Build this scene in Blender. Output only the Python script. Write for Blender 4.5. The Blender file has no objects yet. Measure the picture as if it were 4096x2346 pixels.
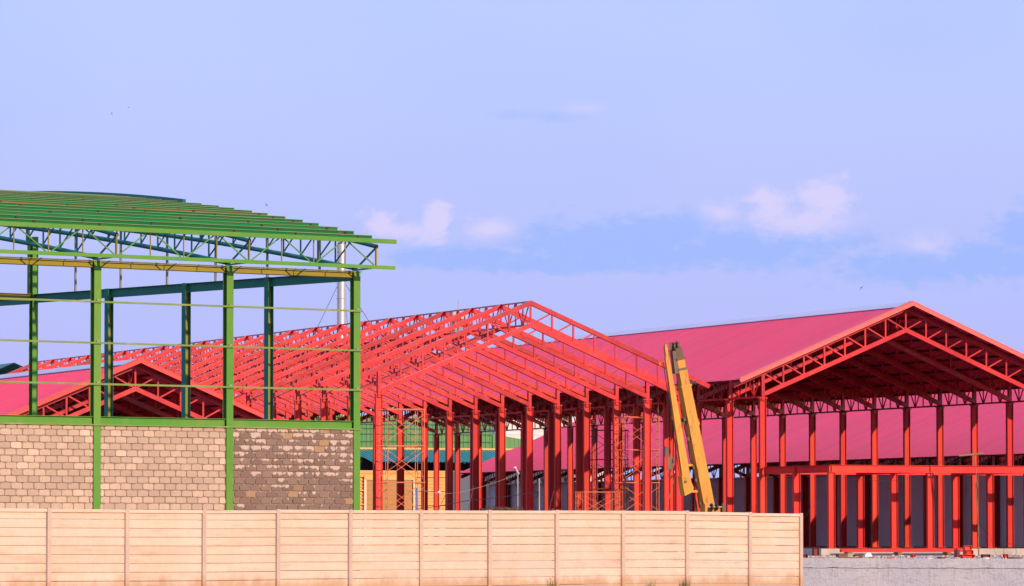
import bpy, math, random
from mathutils import Vector, Matrix
random.seed(7)
R = math.radians
sc = bpy.context.scene
COL = sc.collection

# ------------------------------------------------------------------ camera
F_PX, CX, CY, HOR = 19600.0, 2048.0, 1173.0, 2150.0
PITCH = math.atan((HOR - CY) / F_PX)
YAW = R(21.26)
EYE = Vector((0, 0, 1.5))
cam = bpy.data.cameras.new("camera")
cam.sensor_width = 36.0
cam.lens = 36.0 * F_PX / 4096.0
cam.clip_start = 1.0
cam.clip_end = 6000.0
camo = bpy.data.objects.new("camera", cam)
COL.objects.link(camo)
camo.location = EYE
camo.rotation_euler = (math.pi / 2 + PITCH, 0, -YAW)
sc.camera = camo
FW = Vector((math.sin(YAW) * math.cos(PITCH), math.cos(YAW) * math.cos(PITCH), math.sin(PITCH)))
RT = Vector((math.cos(YAW), -math.sin(YAW), 0))
UP = RT.cross(FW)


def ray(x, y): return FW + RT * ((x - CX) / F_PX) - UP * ((y - CY) / F_PX)
def atY(x, y, Y): d = ray(x, y); return EYE + d * (Y / d.y)
def atX(x, y, X): d = ray(x, y); return EYE + d * (X / d.x)
def atD(x, y, D):
    d = ray(x, y); return EYE + d * (D / (math.sin(YAW) * d.x + math.cos(YAW) * d.y))


# ------------------------------------------------------------------ light, sky
ALPHA, ELEV = R(36), R(18)
bx_, by_ = math.sin(YAW), math.cos(YAW)
sun_h = Vector((-bx_ * math.cos(ALPHA) + by_ * math.sin(ALPHA), -by_ * math.cos(ALPHA) - bx_ * math.sin(ALPHA), 0))
SUN = sun_h * math.cos(ELEV) + Vector((0, 0, math.sin(ELEV)))
sun = bpy.data.lights.new("sun", 'SUN')
sun.energy = 4.9
sun.angle = R(0.55)
sun.color = (1.0, 0.67, 0.42)
suno = bpy.data.objects.new("sun", sun)
COL.objects.link(suno)
suno.rotation_euler = SUN.to_track_quat('Z', 'Y').to_euler()

sc.view_settings.view_transform = 'Standard'
sc.view_settings.look = 'None'
sc.view_settings.exposure = 0.0
sc.view_settings.gamma = 1.0
sc.view_settings.use_curve_mapping = False

world = bpy.data.worlds.new("World")
sc.world = world
world.use_nodes = True


class NT:
    """tiny node-tree helper"""
    def __init__(s, tree):
        s.t = tree
    def n(s, kind, **kw):
        o = s.t.nodes.new(kind)
        for k, v in kw.items():
            setattr(o, k, v)
        return o
    def put(s, sock, v):
        if isinstance(v, bpy.types.NodeSocket):
            s.t.links.new(v, sock)
        elif v is not None:
            sock.default_value = v
    def m(s, op, a, b=None, c=None):
        o = s.n('ShaderNodeMath', operation=op)
        s.put(o.inputs[0], a); s.put(o.inputs[1], b); s.put(o.inputs[2], c)
        return o.outputs[0]
    def mix(s, f, a, b, mode='MIX'):
        o = s.n('ShaderNodeMix', data_type='RGBA', blend_type=mode)
        s.put(o.inputs[0], f); s.put(o.inputs[6], a); s.put(o.inputs[7], b)
        return o.outputs[2]
    def step(s, v, a, b, to0=0.0, to1=1.0):
        o = s.n('ShaderNodeMapRange', interpolation_type='SMOOTHSTEP')
        s.put(o.inputs[0], v); s.put(o.inputs[1], a); s.put(o.inputs[2], b)
        s.put(o.inputs[3], to0); s.put(o.inputs[4], to1)
        return o.outputs[0]
    def noise(s, vec, scale, detail=4, rough=0.55, dist=0.0):
        o = s.n('ShaderNodeTexNoise')
        s.put(o.inputs['Vector'], vec); o.inputs['Scale'].default_value = scale
        o.inputs['Detail'].default_value = detail; o.inputs['Roughness'].default_value = rough
        o.inputs['Distortion'].default_value = dist
        return o.outputs[0]
    def mapping(s, vec, scale=(1, 1, 1), loc=(0, 0, 0)):
        o = s.n('ShaderNodeMapping'); s.put(o.inputs[0], vec)
        o.inputs[1].default_value = loc; o.inputs[3].default_value = scale
        return o.outputs[0]


def rgba(c): return (c[0], c[1], c[2], 1.0)


def build_world():
    t = world.node_tree
    t.nodes.clear()
    g = NT(t)
    out = g.n('ShaderNodeOutputWorld'); bg = g.n('ShaderNodeBackground')
    t.links.new(bg.outputs[0], out.inputs[0])
    sky = g.n('ShaderNodeTexSky', sky_type='NISHITA')
    sky.sun_disc = False
    sky.sun_elevation = ELEV
    sky.sun_rotation = math.atan2(SUN.x, SUN.y)
    tc = g.n('ShaderNodeTexCoord')
    sep = g.n('ShaderNodeSeparateXYZ'); t.links.new(tc.outputs['Generated'], sep.inputs[0])
    x, y, z = sep.outputs
    el = g.m('MULTIPLY', g.m('ARCSINE', z), 57.29578)          # degrees above the horizon
    az = g.m('MULTIPLY', g.m('ARCTAN2', x, y), 57.29578)       # degrees clockwise from +Y
    # evening air: lavender near the horizon, clearer blue overhead
    low = g.mix(g.step(el, 1.5, 6.5), rgba((4.85, 5.15, 10.0)), rgba((5.25, 6.35, 10.3)))
    hi = g.mix(g.step(el, 8, 70), low, rgba((3.9, 4.9, 9.4)))
    comb = g.n('ShaderNodeCombineXYZ'); g.put(comb.inputs[0], az); g.put(comb.inputs[1], g.m('MULTIPLY', el, 1.7))
    v = comb.outputs[0]
    big = g.noise(v, 0.16, 3, 0.5)
    hi = g.mix(g.m('MULTIPLY', g.step(big, 0.38, 0.68), 0.45), hi, rgba((4.5, 5.6, 10.2)))
    fine = g.noise(v, 1.5, 6, 0.6, 0.25)
    fine2 = g.noise(v, 4.5, 5, 0.6, 0.2)
    nz = g.m('ADD', g.m('MULTIPLY', g.m('SUBTRACT', fine, 0.5), 2.4), g.m('MULTIPLY', g.m('SUBTRACT', fine2, 0.5), 1.9))

    def blob(cx, cy, rx, ry, soft=0.5, lift=0.0):
        a0 = math.degrees(YAW) + math.degrees(math.atan((cx - CX) / F_PX)); e0 = math.degrees(math.atan((HOR - cy) / F_PX))
        sx, sy = math.degrees(rx / F_PX), math.degrees(ry / F_PX)
        dx = g.m('DIVIDE', g.m('SUBTRACT', az, a0), sx)
        dy = g.m('DIVIDE', g.m('SUBTRACT', el, e0), sy)
        d = g.m('SQRT', g.m('ADD', g.m('MULTIPLY', dx, dx), g.m('MULTIPLY', dy, dy)))
        return g.step(g.m('ADD', g.m('SUBTRACT', 1.0, d), nz), -0.45 + lift, soft)

    def union(lst):
        r = lst[0]
        for q in lst[1:]:
            r = g.m('MAXIMUM', r, q)
        return r
    blue = union([blob(1850, 1035, 330, 45), blob(2560, 965, 520, 110), blob(3000, 985, 460, 90), blob(3780, 1055, 450, 75), blob(2250, 1060, 420, 40),
                  blob(4090, 930, 130, 90), blob(2150, 460, 190, 22, 2.2), blob(4400, 1000, 300, 120), blob(-600, 900, 500, 100)])
    puff = union([blob(1520, 895, 80, 56), blob(1620, 930, 170, 48, 1.1), blob(1755, 885, 52, 70), blob(1960, 915, 110, 48, 1.0),
                  blob(3080, 830, 90, 75, 0.7), blob(3190, 890, 210, 70, 1.0), blob(3315, 795, 100, 92, 0.7), blob(2890, 850, 90, 50, 1.2),
                  blob(2330, 430, 110, 26, 2.6), blob(3700, 985, 110, 50, 1.3), blob(4700, 850, 200, 90), blob(-500, 780, 240, 70)])
    c = g.mix(g.m('MULTIPLY', blue, 0.85), hi, rgba((3.35, 4.95, 10.2)))
    c = g.mix(g.m('MULTIPLY', puff, 0.75), c, rgba((7.7, 6.9, 10.0)))
    c = g.mix(0.9, g.mix(1.0, sky.outputs[0], rgba((1.0, 0.9, 1.5)), 'MULTIPLY'), c)
    t.links.new(c, bg.inputs[0])
    bg.inputs[1].default_value = 0.1


build_world()


# ------------------------------------------------------------------ materials
def new_mat(name):
    m = bpy.data.materials.new(name); m.use_nodes = True
    t = m.node_tree; t.nodes.clear(); g = NT(t)
    out = g.n('ShaderNodeOutputMaterial'); b = g.n('ShaderNodeBsdfPrincipled')
    t.links.new(b.outputs[0], out.inputs[0])
    return m, g, b


def paint(name, col, col2=None, amt=0.5, scale=1.2, rough=0.45, spec=0.4, rnd=0.12, rust=0.0, bump=0.0, metal=0.0,
          streak=False, dirt=None, dirt_amt=0.0, dirt_map=(1, 1, 0.3)):
    """weathered paint: two tones in cloudy patches, a per-object shift, optional rust spots"""
    m, g, b = new_mat(name)
    tc = g.n('ShaderNodeTexCoord'); geo = g.n('ShaderNodeNewGeometry')
    oi = g.n('ShaderNodeObjectInfo')
    pos = geo.outputs['Position']
    v = g.mapping(pos, (1, 1, 0.35) if streak else (1, 1, 1))
    n1 = g.noise(v, scale, 6, 0.62)
    n2 = g.noise(pos, scale * 7, 4, 0.6)
    col2 = col2 or tuple(c * 0.7 for c in col)
    c = g.mix(g.m('MULTIPLY', g.step(n1, 0.35, 0.68), amt), rgba(col), rgba(col2))
    br = g.m('ADD', 1.0 - rnd, g.m('MULTIPLY', oi.outputs['Random'], 2 * rnd))
    br = g.m('MULTIPLY', br, g.m('ADD', 0.9, g.m('MULTIPLY', n2, 0.2)))
    sc_ = g.n('ShaderNodeVectorMath', operation='SCALE'); g.put(sc_.inputs[0], c); g.put(sc_.inputs[3], br)
    c = sc_.outputs[0]
    if dirt:
        d = g.noise(g.mapping(pos, dirt_map), scale * 2.3, 6, 0.65)
        c = g.mix(g.m('MULTIPLY', g.step(d, 0.52, 0.75), dirt_amt), c, rgba(dirt))
    if rust > 0:
        r1 = g.noise(pos, 2.6, 6, 0.7)
        c = g.mix(g.step(r1, 0.74 - rust * 0.14, 0.80 - rust * 0.12), c, rgba((0.22, 0.07, 0.025)))
    g.put(b.inputs['Base Color'], c)
    g.put(b.inputs['Roughness'], g.m('ADD', rough - 0.08, g.m('MULTIPLY', n2, 0.18)))
    b.inputs['Specular IOR Level'].default_value = spec
    b.inputs['Metallic'].default_value = metal
    if bump > 0:
        bp = g.n('ShaderNodeBump'); bp.inputs['Strength'].default_value = bump; bp.inputs['Distance'].default_value = 0.02
        g.put(bp.inputs['Height'], g.noise(pos, scale * 14, 5, 0.65)); g.put(b.inputs['Normal'], bp.outputs[0])
    return m


M = {}
M['red'] = paint('red_steel_paint', (0.59, 0.016, 0.027), (0.40, 0.007, 0.017), 0.95, 0.35, 0.26, 0.4, 0.24, streak=True, dirt=(0.58, 0.070, 0.050), dirt_amt=0.5)
M['red_col'] = paint('red_column_paint', (0.62, 0.015, 0.018), (0.60, 0.050, 0.018), 0.85, 0.28, 0.40, 0.25, 0.22, streak=True, dirt=(0.30, 0.012, 0.016), dirt_amt=0.6, rust=0.35)
M['brown_red'] = paint('red_oxide_primer', (0.16, 0.030, 0.030), (0.12, 0.022, 0.024), 0.7, 0.6, 0.55, 0.3, 0.12)
M['roof_red'] = paint('red_roof_sheet', (0.98, 0.046, 0.115), (0.95, 0.040, 0.10), 0.5, 0.10, 0.5, 0.2, 0.03, dirt=(0.82, 0.04, 0.10), dirt_amt=0.25)
M['trim_red'] = paint('bright_red_trim', (0.80, 0.045, 0.045), (0.74, 0.035, 0.038), 0.5, 0.5, 0.38, 0.3, 0.04)
M['fascia'] = paint('pink_red_trim', (0.80, 0.095, 0.09), (0.75, 0.08, 0.08), 0.5, 0.5, 0.38, 0.5, 0.04)
M['ridge_cap'] = paint('zinc_ridge_cap', (0.66, 0.66, 0.80), (0.56, 0.56, 0.70), 0.5, 0.4, 0.35, 0.5, 0.06)
M['lining'] = paint('zinc_sheet_underside', (0.018, 0.075, 0.24), (0.015, 0.06, 0.19), 0.5, 0.3, 0.45, 0.5, 0.05)
M['green'] = paint('green_steel_paint', (0.075, 0.29, 0.035), (0.15, 0.30, 0.048), 0.75, 0.4, 0.42, 0.3, 0.05, streak=True, dirt=(0.26, 0.33, 0.11), dirt_amt=0.3)
M['green_purlin'] = paint('green_purlin_paint', (0.006, 0.185, 0.050), (0.025, 0.20, 0.035), 0.7, 0.35, 0.36, 0.45, 0.22, rust=0.75)
M['rust_purlin'] = paint('rust_streaked_purlin', (0.035, 0.18, 0.025), (0.42, 0.10, 0.03), 1.0, 0.16, 0.5, 0.3, 0.05, rust=0.9)
M['rust'] = paint('rusty_cleat', (0.06, 0.030, 0.018), (0.12, 0.05, 0.025), 0.6, 2.0, 0.7, 0.2, 0.1)
M['green_sunlit'] = paint('sunlit_green_web', (0.26, 0.24, 0.025), (0.20, 0.24, 0.03), 0.6, 0.4, 0.42, 0.3, 0.05)  # side column web: sunlit tone of the green put into the colour
M['green_pipe'] = paint('teal_green_pipe', (0.002, 0.20, 0.17), (0.004, 0.17, 0.15), 0.5, 0.6, 0.40, 0.5, 0.08)
M['yellow_green'] = paint('yellow_green_beam', (0.29, 0.235, 0.022), (0.24, 0.25, 0.028), 0.8, 0.3, 0.42, 0.35, 0.05, dirt=(0.45, 0.27, 0.05), dirt_amt=0.4)
M['pale_green'] = paint('pale_green_lip', (0.14, 0.27, 0.08), (0.26, 0.31, 0.13), 0.8, 0.5, 0.4, 0.4, 0.15)  # a paler green than the purlin web
M['green_shade'] = paint('shaded_green_steel', (0.003, 0.21, 0.15), (0.005, 0.19, 0.14), 0.5, 0.5, 0.42, 0.3, 0.06)  # same steel green with its shade put into the colour
M['girt'] = paint('pale_green_girt', (0.20, 0.29, 0.085), (0.14, 0.26, 0.04), 0.8, 0.5, 0.5, 0.3, 0.05, dirt=(0.42, 0.38, 0.26), dirt_amt=0.6)
M['hanger'] = paint('pale_primer_post', (0.30, 0.30, 0.22), (0.2, 0.26, 0.14), 0.6, 0.8, 0.5, 0.3, 0.1)
M['fence'] = paint('cream_precast_concrete', (0.66, 0.55, 0.45), (0.61, 0.48, 0.37), 0.7, 0.8, 0.85, 0.2, 0.05, bump=0.15, dirt=(0.47, 0.31, 0.19), dirt_amt=0.55, dirt_map=(0.35, 0.35, 2.6))
M['fence_post'] = paint('grey_beige_post_concrete', (0.56, 0.45, 0.38), (0.46, 0.36, 0.30), 0.6, 1.5, 0.88, 0.2, 0.04, bump=0.2)
M['mortar'] = paint('mortar', (0.34, 0.25, 0.19), (0.24, 0.17, 0.13), 0.6, 2.0, 0.95, 0.1, 0.03, bump=0.3)
M['slab'] = paint('pale_slab_concrete', (0.48, 0.44, 0.39), (0.34, 0.31, 0.28), 0.7, 0.6, 0.9, 0.2, 0.03, bump=0.2, dirt=(0.3, 0.26, 0.22), dirt_amt=0.6)
M['grey_wall'] = paint('grey_wall_sheet', (0.80, 0.83, 0.88), (0.75, 0.78, 0.83), 0.5, 0.2, 0.6, 0.3, 0.02)
M['pilaster'] = paint('dark_red_pilaster', (0.28, 0.04, 0.05), None, 0.4, 0.6, 0.5, 0.3, 0.1)
M['tan'] = paint('tan_sheet', (0.72, 0.40, 0.13), (0.66, 0.35, 0.11), 0.5, 0.4, 0.5, 0.3, 0.03)
M['roller'] = paint('tan_roller_door', (0.42, 0.24, 0.085), (0.36, 0.2, 0.07), 0.5, 0.6, 0.5, 0.3, 0.03)
M['cream'] = paint('cream_sheet', (0.74, 0.58, 0.40), (0.70, 0.54, 0.37), 0.5, 0.4, 0.5, 0.3, 0.03)
M['teal'] = paint('teal_roof_sheet', (0.02, 0.30, 0.30), (0.02, 0.26, 0.27), 0.5, 0.3, 0.4, 0.5, 0.02)
M['lime'] = paint('green_wall_sheet', (0.085, 0.27, 0.085), (0.07, 0.24, 0.075), 0.5, 0.3, 0.5, 0.3, 0.02)
M['white_wall'] = paint('white_wall_sheet', (0.62, 0.62, 0.62), (0.58, 0.58, 0.58), 0.5, 0.3, 0.6, 0.3, 0.02)
M['blue_sheet'] = paint('blue_wall_sheet', (0.04, 0.16, 0.75), (0.03, 0.13, 0.65), 0.5, 0.3, 0.5, 0.3, 0.03)
M['dark'] = paint('dark_metal_and_shade', (0.035, 0.032, 0.04), None, 0.4, 0.6, 0.7, 0.2, 0.05)  # dark metal, and the shade colour of the workshop eave gap
M['steel'] = paint('galvanised_stack_steel', (0.55, 0.52, 0.52), (0.48, 0.45, 0.46), 0.5, 1.0, 0.38, 0.5, 0.05, metal=0.5)
M['crane'] = paint('yellow_crane_paint', (0.58, 0.275, 0.016), (0.44, 0.19, 0.016), 0.75, 1.5, 0.45, 0.4, 0.06, streak=True, dirt=(0.12, 0.06, 0.03), dirt_amt=0.8)
M['black'] = paint('black_rubber', (0.025, 0.025, 0.03), None, 0.4, 2.0, 0.55, 0.4, 0.1)
M['grease'] = paint('greasy_dark_steel', (0.09, 0.055, 0.035), (0.16, 0.09, 0.04), 0.6, 3.0, 0.5, 0.4, 0.2)
M['scaffold'] = paint('orange_scaffold_tube', (0.66, 0.16, 0.07), (0.50, 0.20, 0.12), 0.6, 1.5, 0.5, 0.4, 0.12)
M['scaffold_dark'] = paint('dark_scaffold_tube', (0.20, 0.06, 0.05), (0.14, 0.08, 0.08), 0.6, 1.5, 0.5, 0.4, 0.12)
M['wood'] = paint('weathered_wood', (0.27, 0.15, 0.07), (0.19, 0.10, 0.05), 0.7, 2.0, 0.8, 0.2, 0.12)
M['thatch'] = paint('dry_brown_thatch', (0.20, 0.12, 0.06), (0.06, 0.045, 0.04), 0.9, 3.0, 0.95, 0.1, 0.15, bump=0.6)
M['wire'] = paint('black_cable', (0.03, 0.025, 0.03), None, 0.3, 2.0, 0.6, 0.3, 0.05)
M['blue_pipe'] = paint('blue_pvc_pipe', (0.02, 0.22, 0.62), None, 0.3, 2.0, 0.35, 0.5, 0.05)
M['white_plastic'] = paint('white_plastic', (0.75, 0.72, 0.76), None, 0.2, 2.0, 0.5, 0.4, 0.05)
M['bird'] = paint('dark_feather', (0.04, 0.045, 0.07), None, 0.3, 6.0, 0.7, 0.2, 0.1)
M['grass'] = paint('dry_grass_blade', (0.12, 0.15, 0.03), (0.25, 0.2, 0.07), 0.8, 3.0, 0.8, 0.2, 0.2)
M['ground'] = paint('grassy_earth', (0.12, 0.10, 0.06), (0.06, 0.085, 0.035), 0.8, 0.15, 0.95, 0.1, 0.02, bump=0.3)
M['roof_teal_dark'] = paint('dark_teal_roof', (0.02, 0.14, 0.17), None, 0.3, 0.3, 0.5, 0.4, 0.02)
M['grey_metal'] = paint('grey_pole_metal', (0.40, 0.38, 0.38), None, 0.4, 1.5, 0.5, 0.4, 0.06)


def mat_block(name, wet):
    m, g, b = new_mat(name)
    geo = g.n('ShaderNodeNewGeometry'); oi = g.n('ShaderNodeObjectInfo'); pos = geo.outputs['Position']
    rnd = oi.outputs['Random']
    n = g.noise(pos, 9.0, 6, 0.65); n2 = g.noise(pos, 45.0, 4, 0.6)
    if not wet:
        c = g.mix(rnd, rgba((0.56, 0.455, 0.355)), rgba((0.40, 0.32, 0.255)))
        c = g.mix(g.step(rnd, 0.9, 1.0), c, rgba((0.64, 0.53, 0.42)))
        c = g.mix(g.m('MULTIPLY', g.step(n, 0.4, 0.7), 0.35), c, rgba((0.38, 0.27, 0.20)))
    else:
        c = g.mix(rnd, rgba((0.25, 0.185, 0.155)), rgba((0.18, 0.132, 0.112)))
        c = g.mix(g.step(rnd, 0.95, 0.97), c, rgba((0.36, 0.25, 0.15)))
        sep = g.n('ShaderNodeSeparateXYZ'); g.put(sep.inputs[0], pos)
        # lime bloom: runs down from the top courses in drips, its own shape
        tcn = g.n('ShaderNodeTexCoord')
        so = g.n('ShaderNodeSeparateXYZ'); g.put(so.inputs[0], tcn.outputs['Object'])
        drip = g.noise(g.mapping(pos, (5.5, 5.5, 2.0)), 1.0, 3, 0.5)
        hgt = g.step(sep.outputs[2], 2.6, 5.1, -0.12, 0.15)
        up = g.step(so.outputs[2], -0.09, 0.07, -0.24, 0.06)
        per = g.m('MULTIPLY', g.m('SUBTRACT', g.m('FRACT', g.m('MULTIPLY', rnd, 7.31)), 0.5), 0.34)
        f = g.step(g.m('ADD', g.m('ADD', drip, hgt), g.m('ADD', up, per)), 0.55, 0.62)
        c = g.mix(g.m('MULTIPLY', f, 0.9), c, rgba((0.56, 0.47, 0.41)))
        c = g.mix(g.m('MULTIPLY', g.step(n, 0.4, 0.7), 0.25), c, rgba((0.2, 0.13, 0.1)))
    g.put(b.inputs['Base Color'], c)
    b.inputs['Roughness'].default_value = 0.92
    b.inputs['Specular IOR Level'].default_value = 0.2
    bp = g.n('ShaderNodeBump'); bp.inputs['Strength'].default_value = 0.45; bp.inputs['Distance'].default_value = 0.02
    g.put(bp.inputs['Height'], g.m('ADD', n, g.m('MULTIPLY', n2, 0.6))); g.put(b.inputs['Normal'], bp.outputs[0])
    return m


M['block'] = mat_block('dry_concrete_block', False)
M['block_wet'] = mat_block('damp_concrete_block', True)


def sheet_tint(m, step=1.0):
    t = m.node_tree; g = NT(t)
    b = [n for n in t.nodes if n.type == 'BSDF_PRINCIPLED'][0]
    src = b.inputs['Base Color'].links[0].from_socket
    sep = g.n('ShaderNodeSeparateXYZ'); g.put(sep.inputs[0], g.n('ShaderNodeNewGeometry').outputs['Position'])
    wn = g.n('ShaderNodeTexWhiteNoise', noise_dimensions='1D')
    g.put(wn.inputs['W'], g.m('FLOOR', g.m('DIVIDE', sep.outputs[1], step)))
    sc_ = g.n('ShaderNodeVectorMath', operation='SCALE'); g.put(sc_.inputs[0], src)
    g.put(sc_.inputs[3], g.m('ADD', 0.95, g.m('MULTIPLY', wn.outputs[0], 0.10)))
    # darker red line along each lap
    fr = g.m('FRACT', g.m('DIVIDE', sep.outputs[1], step))
    lap = g.m('MULTIPLY', g.step(fr, 0.16, 0.06), 0.22)
    c = g.mix(lap, sc_.outputs[0], rgba((0.45, 0.02, 0.06)))
    g.put(b.inputs['Base Color'], c)


sheet_tint(M['roof_red'])


def mud_splash(m):
    t = m.node_tree; g = NT(t)
    b = [n for n in t.nodes if n.type == 'BSDF_PRINCIPLED'][0]
    src = b.inputs['Base Color'].links[0].from_socket
    pos = g.n('ShaderNodeNewGeometry').outputs['Position']
    sep = g.n('ShaderNodeSeparateXYZ'); g.put(sep.inputs[0], pos)
    n = g.noise(g.mapping(pos, (1, 1, 0.6)), 1.6, 6, 0.7)
    h = g.m('SUBTRACT', sep.outputs[2], g.m('MULTIPLY', g.m('SUBTRACT', n, 0.35), 0.9))
    g.put(b.inputs['Base Color'], g.mix(g.m('MULTIPLY', g.step(h, 0.25, -0.1), 0.6), src, rgba((0.42, 0.24, 0.11))))


mud_splash(M['fence']); mud_splash(M['fence_post'])


def mat_retain():
    m, g, b = new_mat('stained_white_concrete')
    pos = g.n('ShaderNodeNewGeometry').outputs['Position']
    n1 = g.noise(pos, 0.35, 6, 0.6); n2 = g.noise(g.mapping(pos, (6, 6, 0.9)), 1.0, 6, 0.7); n3 = g.noise(pos, 3.0, 7, 0.7)
    c = g.mix(g.step(n1, 0.35, 0.65), rgba((0.74, 0.72, 0.71)), rgba((0.66, 0.67, 0.70)))
    c = g.mix(g.m('MULTIPLY', g.step(n2, 0.54, 0.78), 0.55), c, rgba((0.25, 0.21, 0.18)))
    c = g.mix(g.m('MULTIPLY', g.step(n3, 0.54, 0.66), 0.6), c, rgba((0.72, 0.69, 0.66)))
    n4 = g.noise(g.mapping(pos, (1, 1, 2.5)), 0.9, 7, 0.7, 1.5)
    c = g.mix(g.m('MULTIPLY', g.step(g.m('ABSOLUTE', g.m('SUBTRACT', n4, 0.5)), 0.012, 0.0), 0.7), c, rgba((0.12, 0.10, 0.09)))
    g.put(b.inputs['Base Color'], c); b.inputs['Roughness'].default_value = 0.9
    bp = g.n('ShaderNodeBump'); bp.inputs['Strength'].default_value = 0.5; bp.inputs['Distance'].default_value = 0.04
    g.put(bp.inputs['Height'], g.m('ADD', n3, n2)); g.put(b.inputs['Normal'], bp.outputs[0])
    return m


M['retain'] = mat_retain()


# ------------------------------------------------------------------ mesh helpers
class MB:
    def __init__(s):
        s.v = []; s.f = []
    def add(s, vs, fs):
        o = len(s.v)
        s.v += [tuple(p) for p in vs]
        s.f += [tuple(i + o for i in q) for q in fs]
        return s
    def box(s, x0, x1, y0, y1, z0, z1):
        return s.add([(x0, y0, z0), (x1, y0, z0), (x1, y1, z0), (x0, y1, z0), (x0, y0, z1), (x1, y0, z1), (x1, y1, z1), (x0, y1, z1)],
                     [(0, 3, 2, 1), (4, 5, 6, 7), (0, 1, 5, 4), (1, 2, 6, 5), (2, 3, 7, 6), (3, 0, 4, 7)])
    def beam(s, a, b, w, h, side=None, w2=None, h2=None):
        """rectangular bar from a to b; w across 'side', h across the other way"""
        a = Vector(a); b = Vector(b); d = (b - a).normalized()
        if side is None:
            side = d.cross(Vector((0, 0, 1)))
            if side.length < 1e-3:
                side = Vector((1, 0, 0))
        side = Vector(side); side = (side - d * side.dot(d)).normalized()
        n = side.cross(d)
        vs = []
        for p, ww, hh in ((a, w, h), (b, w2 or w, h2 or h)):
            for i, j in ((-1, -1), (1, -1), (1, 1), (-1, 1)):
                vs.append(p + side * (i * ww / 2) + n * (j * hh / 2))
        return s.add(vs, [(0, 3, 2, 1), (4, 5, 6, 7), (0, 1, 5, 4), (1, 2, 6, 5), (2, 3, 7, 6), (3, 0, 4, 7)])
    def tube(s, a, b, r, n=6, r2=None, cap=True):
        a = Vector(a); b = Vector(b); d = (b - a).normalized()
        u = d.cross(Vector((0, 0, 1)))
        if u.length < 1e-3:
            u = Vector((1, 0, 0))
        u.normalize(); w = d.cross(u)
        vs = []
        for p, rr in ((a, r), (b, r2 or r)):
            for i in range(n):
                t = 2 * math.pi * i / n
                vs.append(p + u * (rr * math.cos(t)) + w * (rr * math.sin(t)))
        fs = [(i, (i + 1) % n, n + (i + 1) % n, n + i) for i in range(n)]
        if cap:
            fs += [tuple(range(n - 1, -1, -1)), tuple(range(n, 2 * n))]
        return s.add(vs, fs)
    def path(s, pts, r, n=6):
        for a, b in zip(pts[:-1], pts[1:]):
            s.tube(a, b, r, n)
        return s
    def disc(s, c, axis, r, t, n=16):
        axis = Vector(axis).normalized() * (t / 2)
        return s.tube(Vector(c) - axis, Vector(c) + axis, r, n)
    def prism(s, poly, depth_vec):
        """poly: list of 3d points, extruded by depth_vec"""
        n = len(poly); d = Vector(depth_vec)
        vs = [Vector(p) for p in poly] + [Vector(p) + d for p in poly]
        return s.add(vs, [tuple(range(n - 1, -1, -1)), tuple(range(n, 2 * n))] + [(i, (i + 1) % n, n + (i + 1) % n, n + i) for i in range(n)])
    def ibeam(s, a, b, d, bf, tf, tw, depth_dir):
        """I section: depth d along depth_dir, flange width bf"""
        a = Vector(a); b = Vector(b); ax = (b - a).normalized()
        dd = Vector(depth_dir); dd = (dd - ax * dd.dot(ax)).normalized()
        fl = ax.cross(dd).normalized()
        for sg in (-1, 1):
            o = dd * (sg * (d / 2 - tf / 2))
            s.beam(a + o, b + o, bf, tf, fl)
        s.beam(a, b, tw, d - 2 * tf, fl)
        return s
    def mesh(s, name, mat):
        me = bpy.data.meshes.new(name)
        me.from_pydata(s.v, [], s.f)
        me.materials.append(M[mat] if isinstance(mat, str) else mat)
        me.update()
        return me
    def build(s, name, mat, parent=None, loc=None, rot=None):
        return put(name, s.mesh(name, mat), parent, loc, rot)


def put(name, me, parent=None, loc=None, rot=None):
    o = bpy.data.objects.new(name, me)
    COL.objects.link(o)
    if parent is not None:
        o.parent = parent
    if loc is not None:
        o.location = loc
    if rot is not None:
        o.rotation_euler = rot
    return o


def tag(o, label, cat, group=None, kind=None):
    if label: o['label'] = label
    if cat: o['category'] = cat
    if group: o['group'] = group
    if kind: o['kind'] = kind
    return o


def thing(name, label, cat, loc=(0, 0, 0), rz=0.0, group=None):
    o = bpy.data.objects.new(name, None)
    o.empty_display_size = 0.3
    COL.objects.link(o)
    o.location = loc; o.rotation_euler = (0, 0, rz)
    return tag(o, label, cat, group)


def smooth(me):
    for p in me.polygons:
        p.use_smooth = True
    return me


def rib_sheet(p0, along, down, n_len, d_len, pitch=0.25, rib=0.04, flat=0.66):
    """ribbed metal sheet: ribs run along 'down', repeat along 'along'"""
    mb = MB(); p0 = Vector(p0); a = Vector(along).normalized(); dn = Vector(down).normalized()
    nrm = a.cross(dn).normalized()
    prof = []
    k = int(n_len / pitch)
    for i in range(k):
        x = i * pitch
        rb = rib * (2.2 if i % 4 == 0 else 1.0)          # taller rib at each sheet overlap
        prof += [(x, 0), (x + pitch * flat, 0), (x + pitch * (flat + 0.08), rb), (x + pitch * 0.92, rb)]
    prof.append((k * pitch, 0))
    vs = []
    for x, h in prof:
        q = p0 + a * x + nrm * h
        vs += [q, q + dn * d_len]
    fs = [(2 * i, 2 * i + 1, 2 * i + 3, 2 * i + 2) for i in range(len(prof) - 1)]
    return mb.add(vs, fs)


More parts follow.
